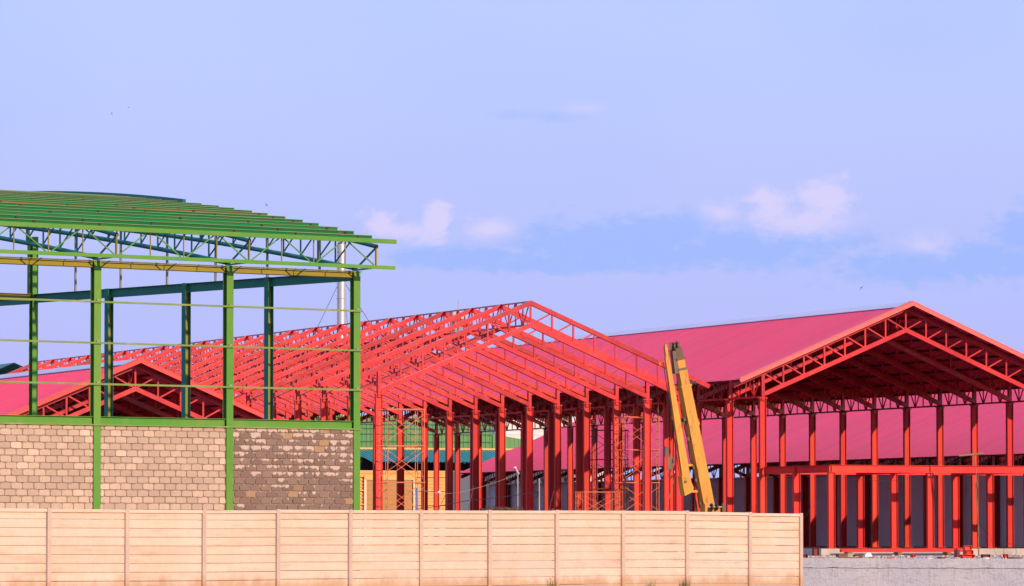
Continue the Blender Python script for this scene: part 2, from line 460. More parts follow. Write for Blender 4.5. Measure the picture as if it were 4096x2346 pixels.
# ------------------------------------------------------------------ ground and slabs
SLAB, YARD, GRD = 0.955, 0.64, -0.10
mb = MB()
gx = [-3000, -600, -150, -60, -20, 0, 20, 40, 50, 58, 64, 70, 78, 86, 95, 110, 130, 170, 300, 900, 3000]
gy = [-600, -100, 0, 60, 100, 125, 140, 148, 154, 160, 166, 172, 180, 200, 260, 400, 900, 2000, 4500]
def gz(x, y):
    w = max(0, 1 - ((x - 84) / 34) ** 2) * max(0, 1 - ((y - 164) / 22) ** 2)
    return GRD - 0.62 * min(1, 1.7 * w)
vs = [(x, y, gz(x, y)) for y in gy for x in gx]
nx = len(gx)
mb.add(vs, [(j * nx + i, j * nx + i + 1, (j + 1) * nx + i + 1, (j + 1) * nx + i) for j in range(len(gy) - 1) for i in range(nx - 1)])
tag(mb.build('ground', 'ground'), None, None, kind='structure')
WA = Vector((81.9, 178.5, 0)); WD = Vector((math.sin(R(140)), math.cos(R(140)), 0))   # retaining wall line
def wl(t): q = WA + WD * t; return (q.x, q.y)
WL, WR = wl(-38), wl(62)
mb = MB().prism([(x, y, GRD - 0.9) for x, y in (WL, WR, (190, WR[1]), (190, 345), (56, 345), (56, WL[1]))], (0, 0, YARD - GRD + 0.9))
tag(mb.build('yard', 'slab'), None, None, kind='structure')
mb = MB().box(57, 97.95, 218.9, 313, YARD + 0.004, SLAB)
tag(mb.build('building_slab', 'slab'), None, None, kind='structure')
mb = MB().box(97.95, 142, 211.35, 313, YARD + 0.004, SLAB + 0.004)
tag(mb.build('building_slab', 'slab'), None, None, kind='structure')

M['bounce_cut'] = paint('dark_bounce_cut', (0.085, 0.065, 0.05), (0.06, 0.05, 0.04), 0.6, 0.5, 0.95, 0.1, 0.02, bump=0.2)  # dark sheets added over the slabs to cut bounced light under the roofs
for x0, x1, y0, y1, z in ((57.6, 97.9, 221.0, 312.5, SLAB + 0.004), (98.1, 141.6, 213.2, 312.5, SLAB + 0.008)):
    tag(MB().add([(x0, y0, z), (x1, y0, z), (x1, y1, z), (x0, y1, z)], [(0, 1, 2, 3)]).build('bounce_cut_sheet', 'bounce_cut'), None, None, kind='structure')
zb = GRD - 0.9
rw = thing('retaining_wall', 'long stained whitish concrete retaining wall right of the cream fence end', 'wall', (WA.x, WA.y, zb), math.atan2(WD.y, WD.x))
MB().box(-37, 61, -0.34, -0.01, 0, YARD - 0.36 - zb).build('wall_face', 'retain', rw)
rng = random.Random(3)
xs = [-37 + i * 0.35 for i in range(281)]
lowz = [YARD - 0.345 - zb + rng.uniform(-0.022, 0.022) for _ in xs]
topz = [YARD + 0.014 - zb + rng.uniform(0, 0.02) for _ in xs]
ys = [-0.372 + rng.uniform(-0.006, 0.006) for _ in xs]
n_ = len(xs)
mb = MB().add([(x, y, z) for x, y, z in zip(xs, ys, lowz)] + [(x, y, z) for x, y, z in zip(xs, ys, topz)] + [(x, -0.01, z) for x, z in zip(xs, topz)] + [(x, -0.34, z - 0.01) for x, z in zip(xs, lowz)],
              [q for i in range(n_ - 1) for q in ((i, i + 1, n_ + i + 1, n_ + i), (n_ + i, n_ + i + 1, 2 * n_ + i + 1, 2 * n_ + i), (3 * n_ + i, 3 * n_ + i + 1, i + 1, i))])
mb.build('upper_band', 'retain', rw)

# ------------------------------------------------------------------ red halls
BAY = 4.0
HALF, OVER, SLOPE = 7.8, 1.6, 0.42
NP = 7
PAN = HALF / NP
CH, OFF = 0.21, 1.08      # chord depth, top-to-bottom chord offset


def chord_pts(x0, x1, z0, sgn):
    return Vector((sgn * x0, 0, z0 - SLOPE * x0)), Vector((sgn * x1, 0, z0 - SLOPE * x1))


def truss_meshes(zr, HALF, mat):
    """zr: top-of-chord height at the ridge, relative to the building root"""
    d = {}
    PAN = HALF / NP
    dz = CH / 2 / math.cos(math.atan(SLOPE))
    c = MB()
    for s in (-1, 1):
        a, b = chord_pts(-0.04, HALF + OVER, zr - dz, s); c.beam(a, b, 0.20, CH, (0, 1, 0))
    d['top'] = c.mesh('top_chord', mat)
    c = MB()
    for s in (-1, 1):
        a, b = chord_pts(-0.04, HALF - 0.08, zr - OFF - dz, s); c.beam(a, b, 0.20, CH, (0, 1, 0))
    d['bottom'] = c.mesh('bottom_chord', mat)
    d['v'] = []; d['d'] = []
    hb = CH * 1.08
    for i in range(0, NP):
        for s in ((1,) if i == 0 else (-1, 1)):
            x = i * PAN
            z1 = zr - SLOPE * x - hb + 0.02; z0 = zr - OFF - SLOPE * x - 0.02
            d['v'].append(((s * x, 0, 0), MB().beam((0, 0, z0), (0, 0, z1), 0.075, 0.085, (0, 1, 0)).mesh('vertical', mat)))
    for i in range(NP):
        for s in (-1, 1):
            xa, xb = i * PAN + 0.10, (i + 1) * PAN - 0.12
            a = Vector((s * xa, 0, zr - OFF - SLOPE * xa)); b = Vector((s * xb, 0, zr - SLOPE * xb - hb))
            d['d'].append(((0, 0, 0), MB().beam(a, b, 0.06, 0.07, (0, 1, 0)).mesh('diagonal', mat)))
    p = MB()
    d['post'] = {}
    for s in (-1, 1):
        x = s * HALF
        z1 = zr - SLOPE * HALF - 0.02
        d['post'][s] = MB().ibeam((x, 0, zr - SLOPE * HALF - OFF - CH * 1.08 - 0.17), (x, 0, z1), 0.19, 0.17, 0.02, 0.015, (0, 1, 0)).box(x - 0.13, x + 0.13, -0.12, 0.12, zr - SLOPE * HALF - OFF - CH * 1.08 - 0.19, zr - SLOPE * HALF - OFF - CH * 1.08 - 0.172).mesh('end_post', mat)
    w = MB()
    for (l, me) in d['v'] + d['d']:
        w.add([(v.co.x + l[0], v.co.y + l[1], v.co.z + l[2]) for v in me.vertices], [tuple(q.vertices) for q in me.polygons])
    d['web'] = w.mesh('web_bars', mat)
    return d


def column_mesh(h, mat, splice=True):
    c = MB().ibeam((0, 0, 0), (0, 0, h), 0.34, 0.20, 0.022, 0.016, (1, 0, 0))
    if splice:
        for zz in (h - 1.25, h - 2.05):
            c.box(-0.145, 0.145, -0.013, 0.013, zz, zz + 0.018)
    return c.mesh('column', mat)


cap_me = MB().box(-0.22, 0.22, -0.15, 0.15, 0, 0.03).box(-0.16, 0.16, -0.012, 0.012, 0.03, 0.05)
for sx in (-0.16, 0.16):
    for sy in (-0.1, 0.1):
        cap_me.box(sx - 0.015, sx + 0.015, sy - 0.015, sy + 0.015, 0.03, 0.085)
cap_me = cap_me.mesh('cap_plate', 'red_col')
base_me = MB().box(-0.25, 0.25, -0.2, 0.2, 0, 0.03).mesh('base_plate', 'red_col')


def lattice_bay(top, bot, y0, y1, mat, flip=False, vert=True):
    """one bay of a longitudinal lattice girder along +Y (local x = 0)"""
    mb_ = MB(); L = y1 - y0
    mb_.beam((0, y0, bot), (0, y1, bot), 0.09, 0.085, (1, 0, 0))
    mb_.beam((0, y0, top), (0, y1, top), 0.06, 0.07, (1, 0, 0))
    q = 4
    for i in range(q):
        ya, yb = y0 + L * i / q, y0 + L * (i + 1) / q
        if (i % 2 == 0) != flip:
            a, b = (0, ya + 0.06, top), (0, yb - 0.03, bot)
        else:
            a, b = (0, ya + 0.03, bot), (0, yb - 0.06, top)
        mb_.beam(a, b, 0.048, 0.048, (1, 0, 0))
    if vert:
        for i in (1, 2, 3):
            yy = y0 + L * i / q
            mb_.beam((0.0, yy, bot), (0.0, yy, top), 0.05, 0.05, (1, 0, 0))
    return mb_.mesh('lattice_bay', mat)


def red_hall(label, xr, y0, zr, nb, roofed, detail, zcol, left_cols=True, right_cols=True, eave_lattice=True, front_over=0.85, trim='fascia', HALF=HALF):
    root = thing('steel_hall', label, 'hall', (xr, y0, SLAB))
    zr_l = zr - SLAB
    tm = truss_meshes(zr_l, HALF, 'red')
    hcol = zcol - SLAB
    cme = column_mesh(hcol, 'red_col')
    for k in range(nb + 1):
        y = k * BAY
        t = put('truss', tm['top'], root, (0, y, 0))
        put('bottom_chord', tm['bottom'], t)
        for s in (-1, 1):
            put('end_post', tm['post'][s], t)
        if k < detail:
            for l, me in tm['v']: put('vertical', me, t, l)
            for l, me in tm['d']: put('diagonal', me, t, l)
        else:
            put('web_bars', tm['web'], t)['kind'] = 'stuff'
        for s, on in ((-1, left_cols), (1, right_cols)):
            if on:
                c = put('column', cme, root, (s * HALF, y, 0.03))
                put('cap_plate', cap_me, c, (0, 0, hcol))
                put('base_plate', base_me, c, (0, 0, -0.03))
    # ridge lattice
    rl = lattice_bay(zr_l - 0.05, zr_l - OFF - 0.10, 0.07, BAY - 0.07, 'red')
    for k in range(nb):
        put('ridge_lattice', rl, root, (0, k * BAY, 0))
    if eave_lattice:
        ze = zr_l - SLOPE * HALF
        el_ = lattice_bay(ze - 0.1, ze - OFF - CH - 0.02, 0.1, BAY - 0.1, 'red')
        for s in (-1, 1):
            for k in range(nb):
                put('eave_lattice', el_, root, (s * HALF, k * BAY, 0))
    if roofed:
        L = nb * BAY + front_over + 0.6
        sl = math.sqrt(1 + SLOPE ** 2)
        zs = zr_l + 0.15
        xe = HALF + OVER - 0.06
        pm = MB().beam((0, -front_over + 0.05, 0), (0, L - front_over - 0.05, 0), 0.05, 0.13, (1, 0, 0)).mesh('purlin', 'brown_red')
        for s in (-1, 1):
            for j in range(9):
                x = 0.15 + j * (xe - 0.3) / 8
                put('purlin', pm, root, (s * x, 0, zr_l - SLOPE * x + 0.068), (0, s * math.atan(SLOPE), 0))
            dn = Vector((s, 0, -SLOPE))
            if s < 0:
                sh = rib_sheet((0, L - front_over, zs), (0, -1, 0), dn, L, xe * sl)
            else:
                sh = rib_sheet((0, -front_over, zs), (0, 1, 0), dn, L, xe * sl)
            sh.build('roof_sheet', 'roof_red', root)
            ln = MB()
            a = Vector((0, -front_over, zs - 0.006)); b = a + dn * xe
            ln.add([a, b, b + Vector((0, L, 0)), a + Vector((0, L, 0))], [(0, 1, 2, 3)])
            ln.build('roof_lining', 'lining', root)
            # gable trim
            f = MB()
            a = Vector((0, -front_over - 0.03, zs - 0.08)); b = a + dn * (xe + 0.05)
            f.beam(a + Vector((0, 0, 0.03)), b + Vector((0, 0, 0.03)), 0.05, 0.19, (0, 1, 0))
            f.beam(a + Vector((0, 0.16, 0.16)), b + Vector((0, 0.16, 0.16)), 0.34, 0.02, (0, 1, 0))
            f.build('gable_trim', trim, root)
            if s > 0:
                q = Vector((0, -front_over - 0.062, zs - 0.08))
                MB().prism([q + Vector((-0.16, 0, -0.135)), q + Vector((0, 0, -0.07)), q + Vector((0.16, 0, -0.135)), q + Vector((0.16, 0, 0.10)), q + Vector((0, 0, 0.17)), q + Vector((-0.16, 0, 0.10))], (0, 0.03, 0)).build('apex_cap', trim, root)
            # ridge cap wing
            rc = MB()
            a = Vector((0, -front_over + 0.1, zs + 0.055)); b = a + Vector((s * 0.62, 0, -SLOPE * 0.62))
            e = Vector((0, L - 0.1, 0))
            rc.add([a, b, b + e, a + e, a - Vector((0, 0, .012)), b - Vector((0, 0, .03)), b + e - Vector((0, 0, .03)), a + e - Vector((0, 0, .012))],
                   [(0, 1, 2, 3), (4, 7, 6, 5), (1, 5, 6, 2), (0, 4, 5, 1), (3, 2, 6, 7)])
            rc.build('ridge_cap', 'ridge_cap', root)
    else:
        # short purlin cleats standing on the bare top chords
        cl = MB()
        for s in (-1, 1):
            for j in range(1, 9):
                x = s * j * 1.08
                cl.box(x - 0.008, x + 0.008, -0.02, 0.02, zr_l - SLOPE * abs(x) - 0.02, zr_l - SLOPE * abs(x) + 0.07)
        cl = cl.mesh('purlin_cleats', 'red')
        for k in range(nb + 1):
            put('purlin_cleats', cl, root, (0, k * BAY, 0))['kind'] = 'stuff'
    return root


X_MID, Y_MID = 86.78, 220.55
mid = red_hall('bare red steel hall of open roof trusses and columns in the middle', X_MID, Y_MID, 12.95, 22, False, 10, 8.28, eave_lattice=False)
rgt = red_hall('tall red hall with finished roof, its gable at the right', 106.55, 219.86, 12.98, 22, True, 4, 8.28)
lft = red_hall('low roofed red hall seen through the green frame at left', 66.95, 220.9, 9.66, 21, True, 3, 5.15, trim='trim_red')
low = red_hall('low red-roofed hall with grey side wall behind the right columns', 128.92, 226.0, 10.71, 21, True, 0, 5.0, HALF=10.4)

# grey side wall under the eave of the low hall, panels between dark pilasters
gw = thing('side_wall', 'plain grey wall with dark pilasters under the low red roof', 'wall', (118.9, 226, SLAB))
pn = MB().box(0, 0.08, 0.02, BAY - 0.02, 0.03, 5.06 - SLAB).mesh('wall_panel', 'grey_wall')
pl = MB().box(-0.14, -0.01, -0.09, 0.09, 0.03, 5.04 - SLAB).mesh('pilaster', 'pilaster')
for k in range(21):
    put('wall_panel', pn, gw, (0, k * BAY, 0))
    if k % 2 == 0: put('pilaster', pl, gw, (0, k * BAY, 0))
# far side of the low hall: blue sheet wall
bw = rib_sheet((139.8, 226, 6.4), (0, 1, 0), (0, 0, -1), 84, 5.4, 0.3, 0.03)
tag(bw.build('sheet_wall', 'blue_sheet'), 'bright blue sheet wall glimpsed under the low red eave', 'wall')

# red entrance frame in front of the tall hall's gable
ZL = 4.95
en = thing('entrance_frame', 'red steel porch frame with one heavy beam before the right gable', 'frame', (98.75, 211.93, SLAB))
ecol = MB().ibeam((0, 0, 0), (0, 0, ZL - SLAB - 0.40), 0.34, 0.20, 0.022, 0.016, (1, 0, 0)).mesh('column', 'red_col')
for i in range(5):
    for j, yy in enumerate((0, 3.97, 7.93)):
        if i == 0 and j == 2: continue
        c = put('column', ecol, en, (i * 5.22, yy - (0.15 if j == 2 else 0), 0.03))
        put('base_plate', base_me, c, (0, 0, -0.03))
zt = ZL - SLAB - 0.19
mb = MB().ibeam((-0.10, 0, zt), (21.2, 0, zt), 0.36, 0.22, 0.02, 0.014, (0, 0, 1))
for i in range(5):
    mb.box(i * 5.22 - 0.01, i * 5.22 + 0.01, -0.105, 0.105, zt - 0.155, zt + 0.155)
mb.build('front_beam', 'red_col', en)
sb = MB().ibeam((0, 0.115, zt), (0, 7.75, zt), 0.36, 0.20, 0.02, 0.014, (0, 0, 1)).box(-0.1, 0.1, 3.96, 3.98, zt - 0.155, zt + 0.155).mesh('side_beam', 'red_col')
for i in range(5):
    put('side_beam', sb, en, (i * 5.22, 0, 0.002))
mb = MB().ibeam((0.16, 7.6, zt), (21.0, 7.6, zt), 0.34, 0.18, 0.02, 0.014, (0, 0, 1))
mb.build('rear_beam', 'red_col', en)

# ------------------------------------------------------------------ green frame
G_ROT = R(16.94)
GO = Vector((50.91, 144.365, 0))
gr = thing('green_steel_building', 'green steel building frame with curved roof of close purlins at left', 'building', (GO.x, GO.y, GRD), G_ROT)
def gzl(z): return z - GRD
UC = [0, -4.83, -9.67, -14.5]
VS = [0, 4.66, 9.33, 13.9, 18.56]
gcol = MB().ibeam((0, 0, 0), (0, 0, gzl(9.76)), 0.21, 0.25, 0.018, 0.013, (0, 1, 0)).box(-0.15, 0.15, -0.12, 0.12, gzl(9.765), gzl(9.785)).mesh('column', 'green')
for u in UC:
    put('column', gcol, gr, (u, 0, 0))
scol = MB().box(-0.105, -0.087, -0.115, 0.115, 0, gzl(9.80)).box(0.087, 0.105, -0.115, 0.115, 0, gzl(9.80)).box(-0.105, 0.105, -0.115, 0.115, gzl(9.802), gzl(9.815)).mesh('column', 'green_shade')  # flanges take the shaded green, the web the sunlit one
sweb = MB().box(-0.086, 0.086, -0.007, 0.007, 0, gzl(9.80)).mesh('web', 'green_sunlit')
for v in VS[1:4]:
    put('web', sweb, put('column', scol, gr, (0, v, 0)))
MB().ibeam((0, VS[4], 0), (0, VS[4], gzl(11.78)), 0.22, 0.22, 0.018, 0.013, (0, 1, 0)).build('tall_column', 'green', gr)
for i in range(3):
    a, b = UC[i + 1] + 0.128, UC[i] - 0.128
    MB().ibeam((a, 0, gzl(9.68)), (b, 0, gzl(9.68)), 0.18, 0.15, 0.016, 0.012, (0, 0, 1)).build('eave_beam', 'yellow_green', gr)
    MB().ibeam((a, -0.0, gzl(5.00)), (b, -0.0, gzl(5.00)), 0.24, 0.17, 0.016, 0.012, (0, 0, 1)).build('base_beam', 'green', gr)
MB().box(-15, 0.18, -0.125, 0.12, gzl(9.788), gzl(9.812)).build('eave_plate', 'girt', gr)
MB().box(-15, 0.17, -0.145, -0.112, gzl(4.845), gzl(4.885)).build('ledge_rail', 'girt', gr)
for z in (8.56, 7.325, 6.09):
    MB().box(-15, 0.165, -0.165, -0.112, gzl(z - 0.028), gzl(z + 0.028)).build('girt', 'girt', gr)
    cl = MB()
for z in (8.56, 7.325, 6.09):
    for u in UC[:3]:
        MB().box(u - 0.06, u + 0.04, -0.16, -0.108, gzl(z + 0.03), gzl(z + 0.075)).build('cleat', 'hanger', gr)
# side wall beams
for i in range(4):
    a, b = VS[i] + 0.12, VS[i + 1] - 0.10
    MB().ibeam((0, a, gzl(9.66)), (0, b, gzl(9.66)), 0.29, 0.16, 0.016, 0.012, (0, 0, 1)).build('side_beam', 'green_shade', gr)
MB().ibeam((0, VS[4] + 0.12, gzl(9.60)), (0, 25, gzl(9.60)), 0.22, 0.16, 0.016, 0.012, (0, 0, 1)).build('side_beam', 'green_shade', gr)
MB().ibeam((-14.5, VS[4], gzl(9.70)), (-0.14, VS[4], gzl(9.70)), 0.24, 0.16, 0.016, 0.012, (0, 0, 1)).build('rear_beam', 'yellow_green', gr)


def z_top(v): return 10.985 + 0.195 * v - 0.0039 * v * v
def z_bot(v): return 9.90 + 0.168 * v - 0.0020 * v * v
PV = [-1.30 + 0.935 * i for i in range(22)]
U_END = 0.40
for i, v in enumerate(PV):
    sl = math.atan(0.195 - 0.0078 * v)
    mb = MB()
    if i == 0:
        mb.box(-16, U_END + 0.22, -0.03, 0.03, -0.10, 0.035)
    else:   # C channel, open side up-slope
        j = random.uniform(-0.05, 0.05)
        mb.box(-16, U_END + j, -0.003, 0.003, -0.14, 0.0)
        lip = MB().box(-16, U_END + j - 0.002, -0.034, 0.05, 0.0005, 0.012)
        mb.box(-16, U_END + j, 0.003, 0.05, -0.146, -0.14)
        mb.box(-16, U_END + j, 0.047, 0.05, -0.02, 0.0)
    o = mb.build('purlin', 'green' if i == 0 else ('rust_purlin' if i in (7, ) else 'green_purlin'), gr, (0, v, gzl(z_top(v))))
    if i > 0:
        o.rotation_euler = (sl, 0, 0)
        lip.build('lip', 'pale_green', o)
cl = MB()
for i, v in enumerate(PV[1:]):
    for q in range(7):
        u = -0.05 - 2.417 * q + random.uniform(-0.12, 0.12)
        if random.random() < 0.22: continue
        z = gzl(z_top(v)); h_ = random.uniform(0.04, 0.10); w_ = random.uniform(0.025, 0.05)
        cl.box(u - w_, u + w_, v - 0.03, v + 0.02, z - 0.02 - h_, z - 0.02)
cl.build('purlin_clips', 'rust', gr)['kind'] = 'stuff'
# edge channel following the arch near the crest
mb = MB()
ev = [9.6 + 0.6 * i for i in range(17)]
for a, b in zip(ev[:-1], ev[1:]):
    mb.beam((U_END - 0.3, a, gzl(z_top(a) + 0.045)), (U_END - 0.3, b, gzl(z_top(b) + 0.045)), 0.12, 0.10, (1, 0, 0))
mb.build('arch_edge', 'green_pipe', gr)
MB().box(-16, U_END + 0.32, -1.13, -1.05, gzl(9.835), gzl(9.945)).build('lower_rail', 'green', gr)

# pipe trusses over each column line
for u in UC:
    tv = [-1.12 + 0.6 * i for i in range(35)]
    mb = MB()
    for a, b in zip(tv[:-1], tv[1:]):
        mb.tube((u, a, gzl(z_top(a) - 0.235)), (u, b, gzl(z_top(b) - 0.235)), 0.068, 10, cap=False)
    t = mb.build('truss', 'green_pipe', gr); smooth(t.data)
    mb = MB()
    tv2 = [0.1 + 0.6 * i for i in range(33)]
    for a, b in zip(tv2[:-1], tv2[1:]):
        mb.tube((u, a, gzl(z_bot(a))), (u, b, gzl(z_bot(b))), 0.072, 10, cap=False)
    o = mb.build('bottom_chord', 'green_pipe', t); smooth(o.data)
    MB().tube((u, -1.13, gzl(z_top(-1.13) - 0.235)), (u, -1.10, gzl(z_top(-1.10) - 0.235)), 0.055, 10).build('pipe_end', 'dark', t)
    for i in range(1, 20):
        v = 0.12 + 0.935 * i
        MB().beam((u, v, gzl(z_bot(v) + 0.05)), (u, v, gzl(z_top(v) - 0.28)), 0.035, 0.045, (1, 0, 0)).build('vertical', 'green_pipe', t)
        MB().beam((u, v, gzl(z_bot(v) + 0.06)), (u, v - 0.80, gzl(z_top(v - 0.80) - 0.29)), 0.03, 0.04, (1, 0, 0)).build('diagonal', 'green_pipe', t)
    MB().beam((u, -1.05, gzl(z_top(-1.05) - 0.30)), (u, 0.0, gzl(9.86)), 0.04, 0.05, (1, 0, 0)).build('bracket', 'green_pipe', t)
    MB().beam((u, -1.09, gzl(9.95)), (u, -1.09, gzl(z_top(-1.09) - 0.30)), 0.05, 0.05, (1, 0, 0)).build('hanger', 'yellow_green', t)
    MB().beam((u, -1.04, gzl(9.87)), (u, 0.1, gzl(9.84)), 0.10, 0.04, (1, 0, 0)).build('outrigger', 'green_pipe', t)
# zigzag bracing along the front overhang
zt_, zb_ = z_top(-1.2) - 0.10, 9.95
L = 4.835 / 4
for k in range(12):
    u1 = 0.0 - k * L; u0 = u1 - L
    if k % 2 == 0:
        a, b = (u0 + 0.1, -1.12, gzl(zt_)), (u1 - 0.1, -1.12, gzl(zb_))
    else:
        a, b = (u0 + 0.1, -1.12, gzl(zb_)), (u1 - 0.1, -1.12, gzl(zt_))
    MB().beam(a, b, 0.03, 0.035, (0, 1, 0)).build('brace', 'green', gr)
    MB().beam((u0, -1.12, gzl(zb_)), (u0, -1.12, gzl(zt_)), 0.03, 0.03, (0, 1, 0)).build('brace_vertical', 'yellow_green', gr)
# slim hanger posts on the gable side
for v in (1.9, 4.75, 7.65, 10.45, 13.2, 15.95, 18.9):
    MB().box(-0.03, 0.03, v - 0.03, v + 0.03, gzl(9.81), gzl(z_top(v) - 0.31)).build('slim_post', 'hanger', gr)

# ------------------------------------------------------------------ concrete block walls in the green frame
def block_mesh(w, h, seed):
    r = random.Random(seed)
    b, t = 0.030, 0.078
    def j(): return r.uniform(-0.009, 0.009)
    x, z = w / 2, h / 2
    front = [(-x + b + j(), -t, -z + j()), (x - b + j(), -t, -z + j()), (x + j(), -t, -z + b + j()), (x + j(), -t, z - b * 1.6 + j()), (x - b * 1.4 + j(), -t, z + j()),
             (-x + b * 1.4 + j(), -t, z + j()), (-x + j(), -t, z - b * 1.6 + j()), (-x + j(), -t, -z + b + j())]
    inner = [(p[0] * 0.955, -t - 0.012, p[2] * 0.92) for p in front]
    back = [(p[0], 0.05, p[2]) for p in front]
    n = 8
    vs = front + inner + back
    fs = [tuple(range(8, 16))] + [(i, (i + 1) % n, 8 + (i + 1) % n, 8 + i) for i in range(n)] + [(16 + i, 16 + (i + 1) % n, (i + 1) % n, i) for i in range(n)]
    return MB().add(vs, fs)


BW, BH = 0.40, 0.20
Z_TOP_W = 4.84
def block_wall(label, u0, u1, wet, off):
    o = thing('block_wall', label, 'wall', (GO + Matrix.Rotation(G_ROT, 3, 'Z') @ Vector((u0, 0, 0))).to_tuple()[:2] + (GRD,), G_ROT, 'block infill walls of the green frame')
    W = u1 - u0
    MB().box(0, W, -0.060, 0.06, 0, gzl(Z_TOP_W)).build('mortar', 'mortar', o)
    mt = 'block_wet' if wet else 'block'
    full = [block_mesh(BW - 0.018, BH - 0.018, 100 + i).mesh('block', mt) for i in range(10)]
    cuts = {}
    z = Z_TOP_W - 0.06
    row = 0
    rg = random.Random(11 + off)
    # a thin top course, then full courses down to just below the fence line
    heights = [0.12] + [BH] * 14
    zc = Z_TOP_W
    for r_, h in enumerate(heights):
        z0 = zc - h
        shift = (0 if r_ % 2 else BW / 2) + off * 0.07 + rg.uniform(-0.02, 0.02)
        x = -shift
        while x < W:
            a, b = max(x, 0.0), min(x + BW, W)
            w = b - a
            if w > 0.07:
                key = (round(w, 2), round(h, 2))
                if abs(w - BW) < 1e-3 and h == BH:
                    me = rg.choice(full)
                else:
                    if key not in cuts:
                        cuts[key] = block_mesh(max(w - 0.014, 0.05), h - 0.014, int(w * 1000)).mesh('block', mt)
                    me = cuts[key]
                put('block', me, o, ((a + b) / 2, rg.uniform(-0.006, 0.008), gzl(z0 + h / 2) + rg.uniform(-0.003, 0.003)), (0, rg.uniform(-0.012, 0.012), 0))
            x += BW
        zc = z0
    return o


block_wall('dry beige block wall panel at the left edge, left of the first green post', -13.9, -9.67 - 0.13, False, 0)
block_wall('dry beige block wall panel between two green posts', -9.67 + 0.13, -4.83 - 0.13, False, 1)
block_wall('damp dark brown block wall panel with white lime drips', -4.83 + 0.13, -0.13, True, 2)

# ------------------------------------------------------------------ precast fence
FA = atD(350, HOR, 138.8); FB = atD(3090, HOR, 158.6)
fd = Vector((FB.x - FA.x, FB.y - FA.y, 0)).normalized()
f_rot = math.atan2(fd.y, fd.x)
fn = Vector((-fd.y, fd.x, 0))
def fence_s(px):
    d = ray(px, HOR); d = Vector((d.x, d.y, 0))
    # intersect camera ray with the fence line
    A = Vector((FA.x, FA.y, 0))
    t = (A.x * fn.x + A.y * fn.y) / (d.x * fn.x + d.y * fn.y)
    return (d * t - A).dot(fd), d * t
posts_px = [(-125, 2031), (190, 2034), (503, 2037), (811, 2040), (1107, 2038), (1396, 2040), (1680, 2041), (1953, 2041.6), (2222, 2041.6), (2487, 2043), (2743, 2044), (2995, 2050), (3199, 2054)]
fo_s, fo = fence_s(190)
FZ0 = -0.35
fe = thing('precast_fence', 'cream precast concrete panel fence running across the foreground', 'fence', (fo.x, fo.y, FZ0), f_rot)
PS = []
for px, py in posts_px:
    s, p = fence_s(px)
    D = math.sin(YAW) * p.x + math.cos(YAW) * p.y
    PS.append((s - fo_s, 1.5 + (HOR - py) / F_PX * D * 1.0 - FZ0))
BHT = 0.25
rg = random.Random(5)
board_cache = {}
def board_mesh(w, var, h=BHT):
    key = (round(w, 2), var, round(h, 3))
    if key in board_cache: return board_cache[key]
    m_ = MB()
    g_ = 0.006
    hh = h - 2 * g_
    # body with bevelled long edges
    y0 = -0.020
    prof = [(0.02, -hh / 2), (y0 + 0.008, -hh / 2), (y0, -hh / 2 + 0.010), (y0, hh / 2 - 0.010), (y0 + 0.008, hh / 2), (0.02, hh / 2)]
    m_.prism([(-w / 2, y, z) for y, z in prof], (w, 0, 0))
    # shallow raised cast pattern
    t = 0.0045
    if var == 0:
        m_.box(-w / 2 + 0.03, w / 2 - 0.06, y0 - t, y0 + 0.001, -hh * 0.40, hh * 0.16)
        m_.box(-w / 2 + 0.03, w * 0.13, y0 - t * 0.98, y0 + 0.001, hh * 0.16 + 0.0005, hh * 0.36)
    elif var == 1:
        m_.box(-w / 2 + 0.02, -w * 0.14, y0 - t, y0 + 0.001, -hh * 0.42, hh * 0.06)
        m_.box(-w * 0.14 + 0.0015, w / 2 - 0.02, y0 - t * 0.97, y0 + 0.001, -hh * 0.42, hh * 0.36)
    else:
        m_.box(-w / 2 + 0.03, w / 2 - 0.06, y0 - t, y0 + 0.001, -hh * 0.40, hh * 0.24)
    board_cache[key] = m_.mesh('board', 'fence')
    return board_cache[key]
for i, (s, zt_) in enumerate(PS):
    last = i == len(PS) - 1
    m_ = MB()
    hw = 0.068
    m_.prism([(-hw, -0.085, 0), (hw, -0.085, 0), (hw + 0.006, 0.085, 0), (-hw - 0.006, 0.085, 0)], (0, 0, zt_ + 0.004))
    m_.build('post', 'fence_post', fe, (s, 0, 0), (0, rg.uniform(-0.004, 0.004), 0))
    if last: break
    s1, zt1 = PS[i + 1]
    w = s1 - s - 2 * hw - 0.004
    c = (s + s1) / 2
    top = min(zt_, zt1) - 0.012 if i != 10 else min(zt_, zt1) - 0.004
    tilt = -math.atan2(zt1 - zt_, s1 - s) * 0.5
    rail = MB().prism([(-w / 2, -0.075, -0.045), (-w / 2, -0.075, 0.028), (-w / 2, -0.055, 0.045), (-w / 2, 0.06, 0.045), (-w / 2, 0.06, -0.045)], (w, 0, 0))
    rail.build('cap_rail', 'fence', fe, (c, 0, top - 0.045), (0, tilt, 0))
    z = top - 0.09
    k = 0
    h0 = 0.20
    alt = i % 2
    while z > -0.3:
        h = h0 if k == 0 else BHT
        var = 2 if False else (k + alt) % 2
        put('board', board_mesh(w, var, h), fe, (c, rg.uniform(-0.004, 0.004), z - h / 2), (rg.uniform(-0.006, 0.006), tilt + rg.uniform(-0.0012, 0.0012), 0))
        z -= h
        k += 1

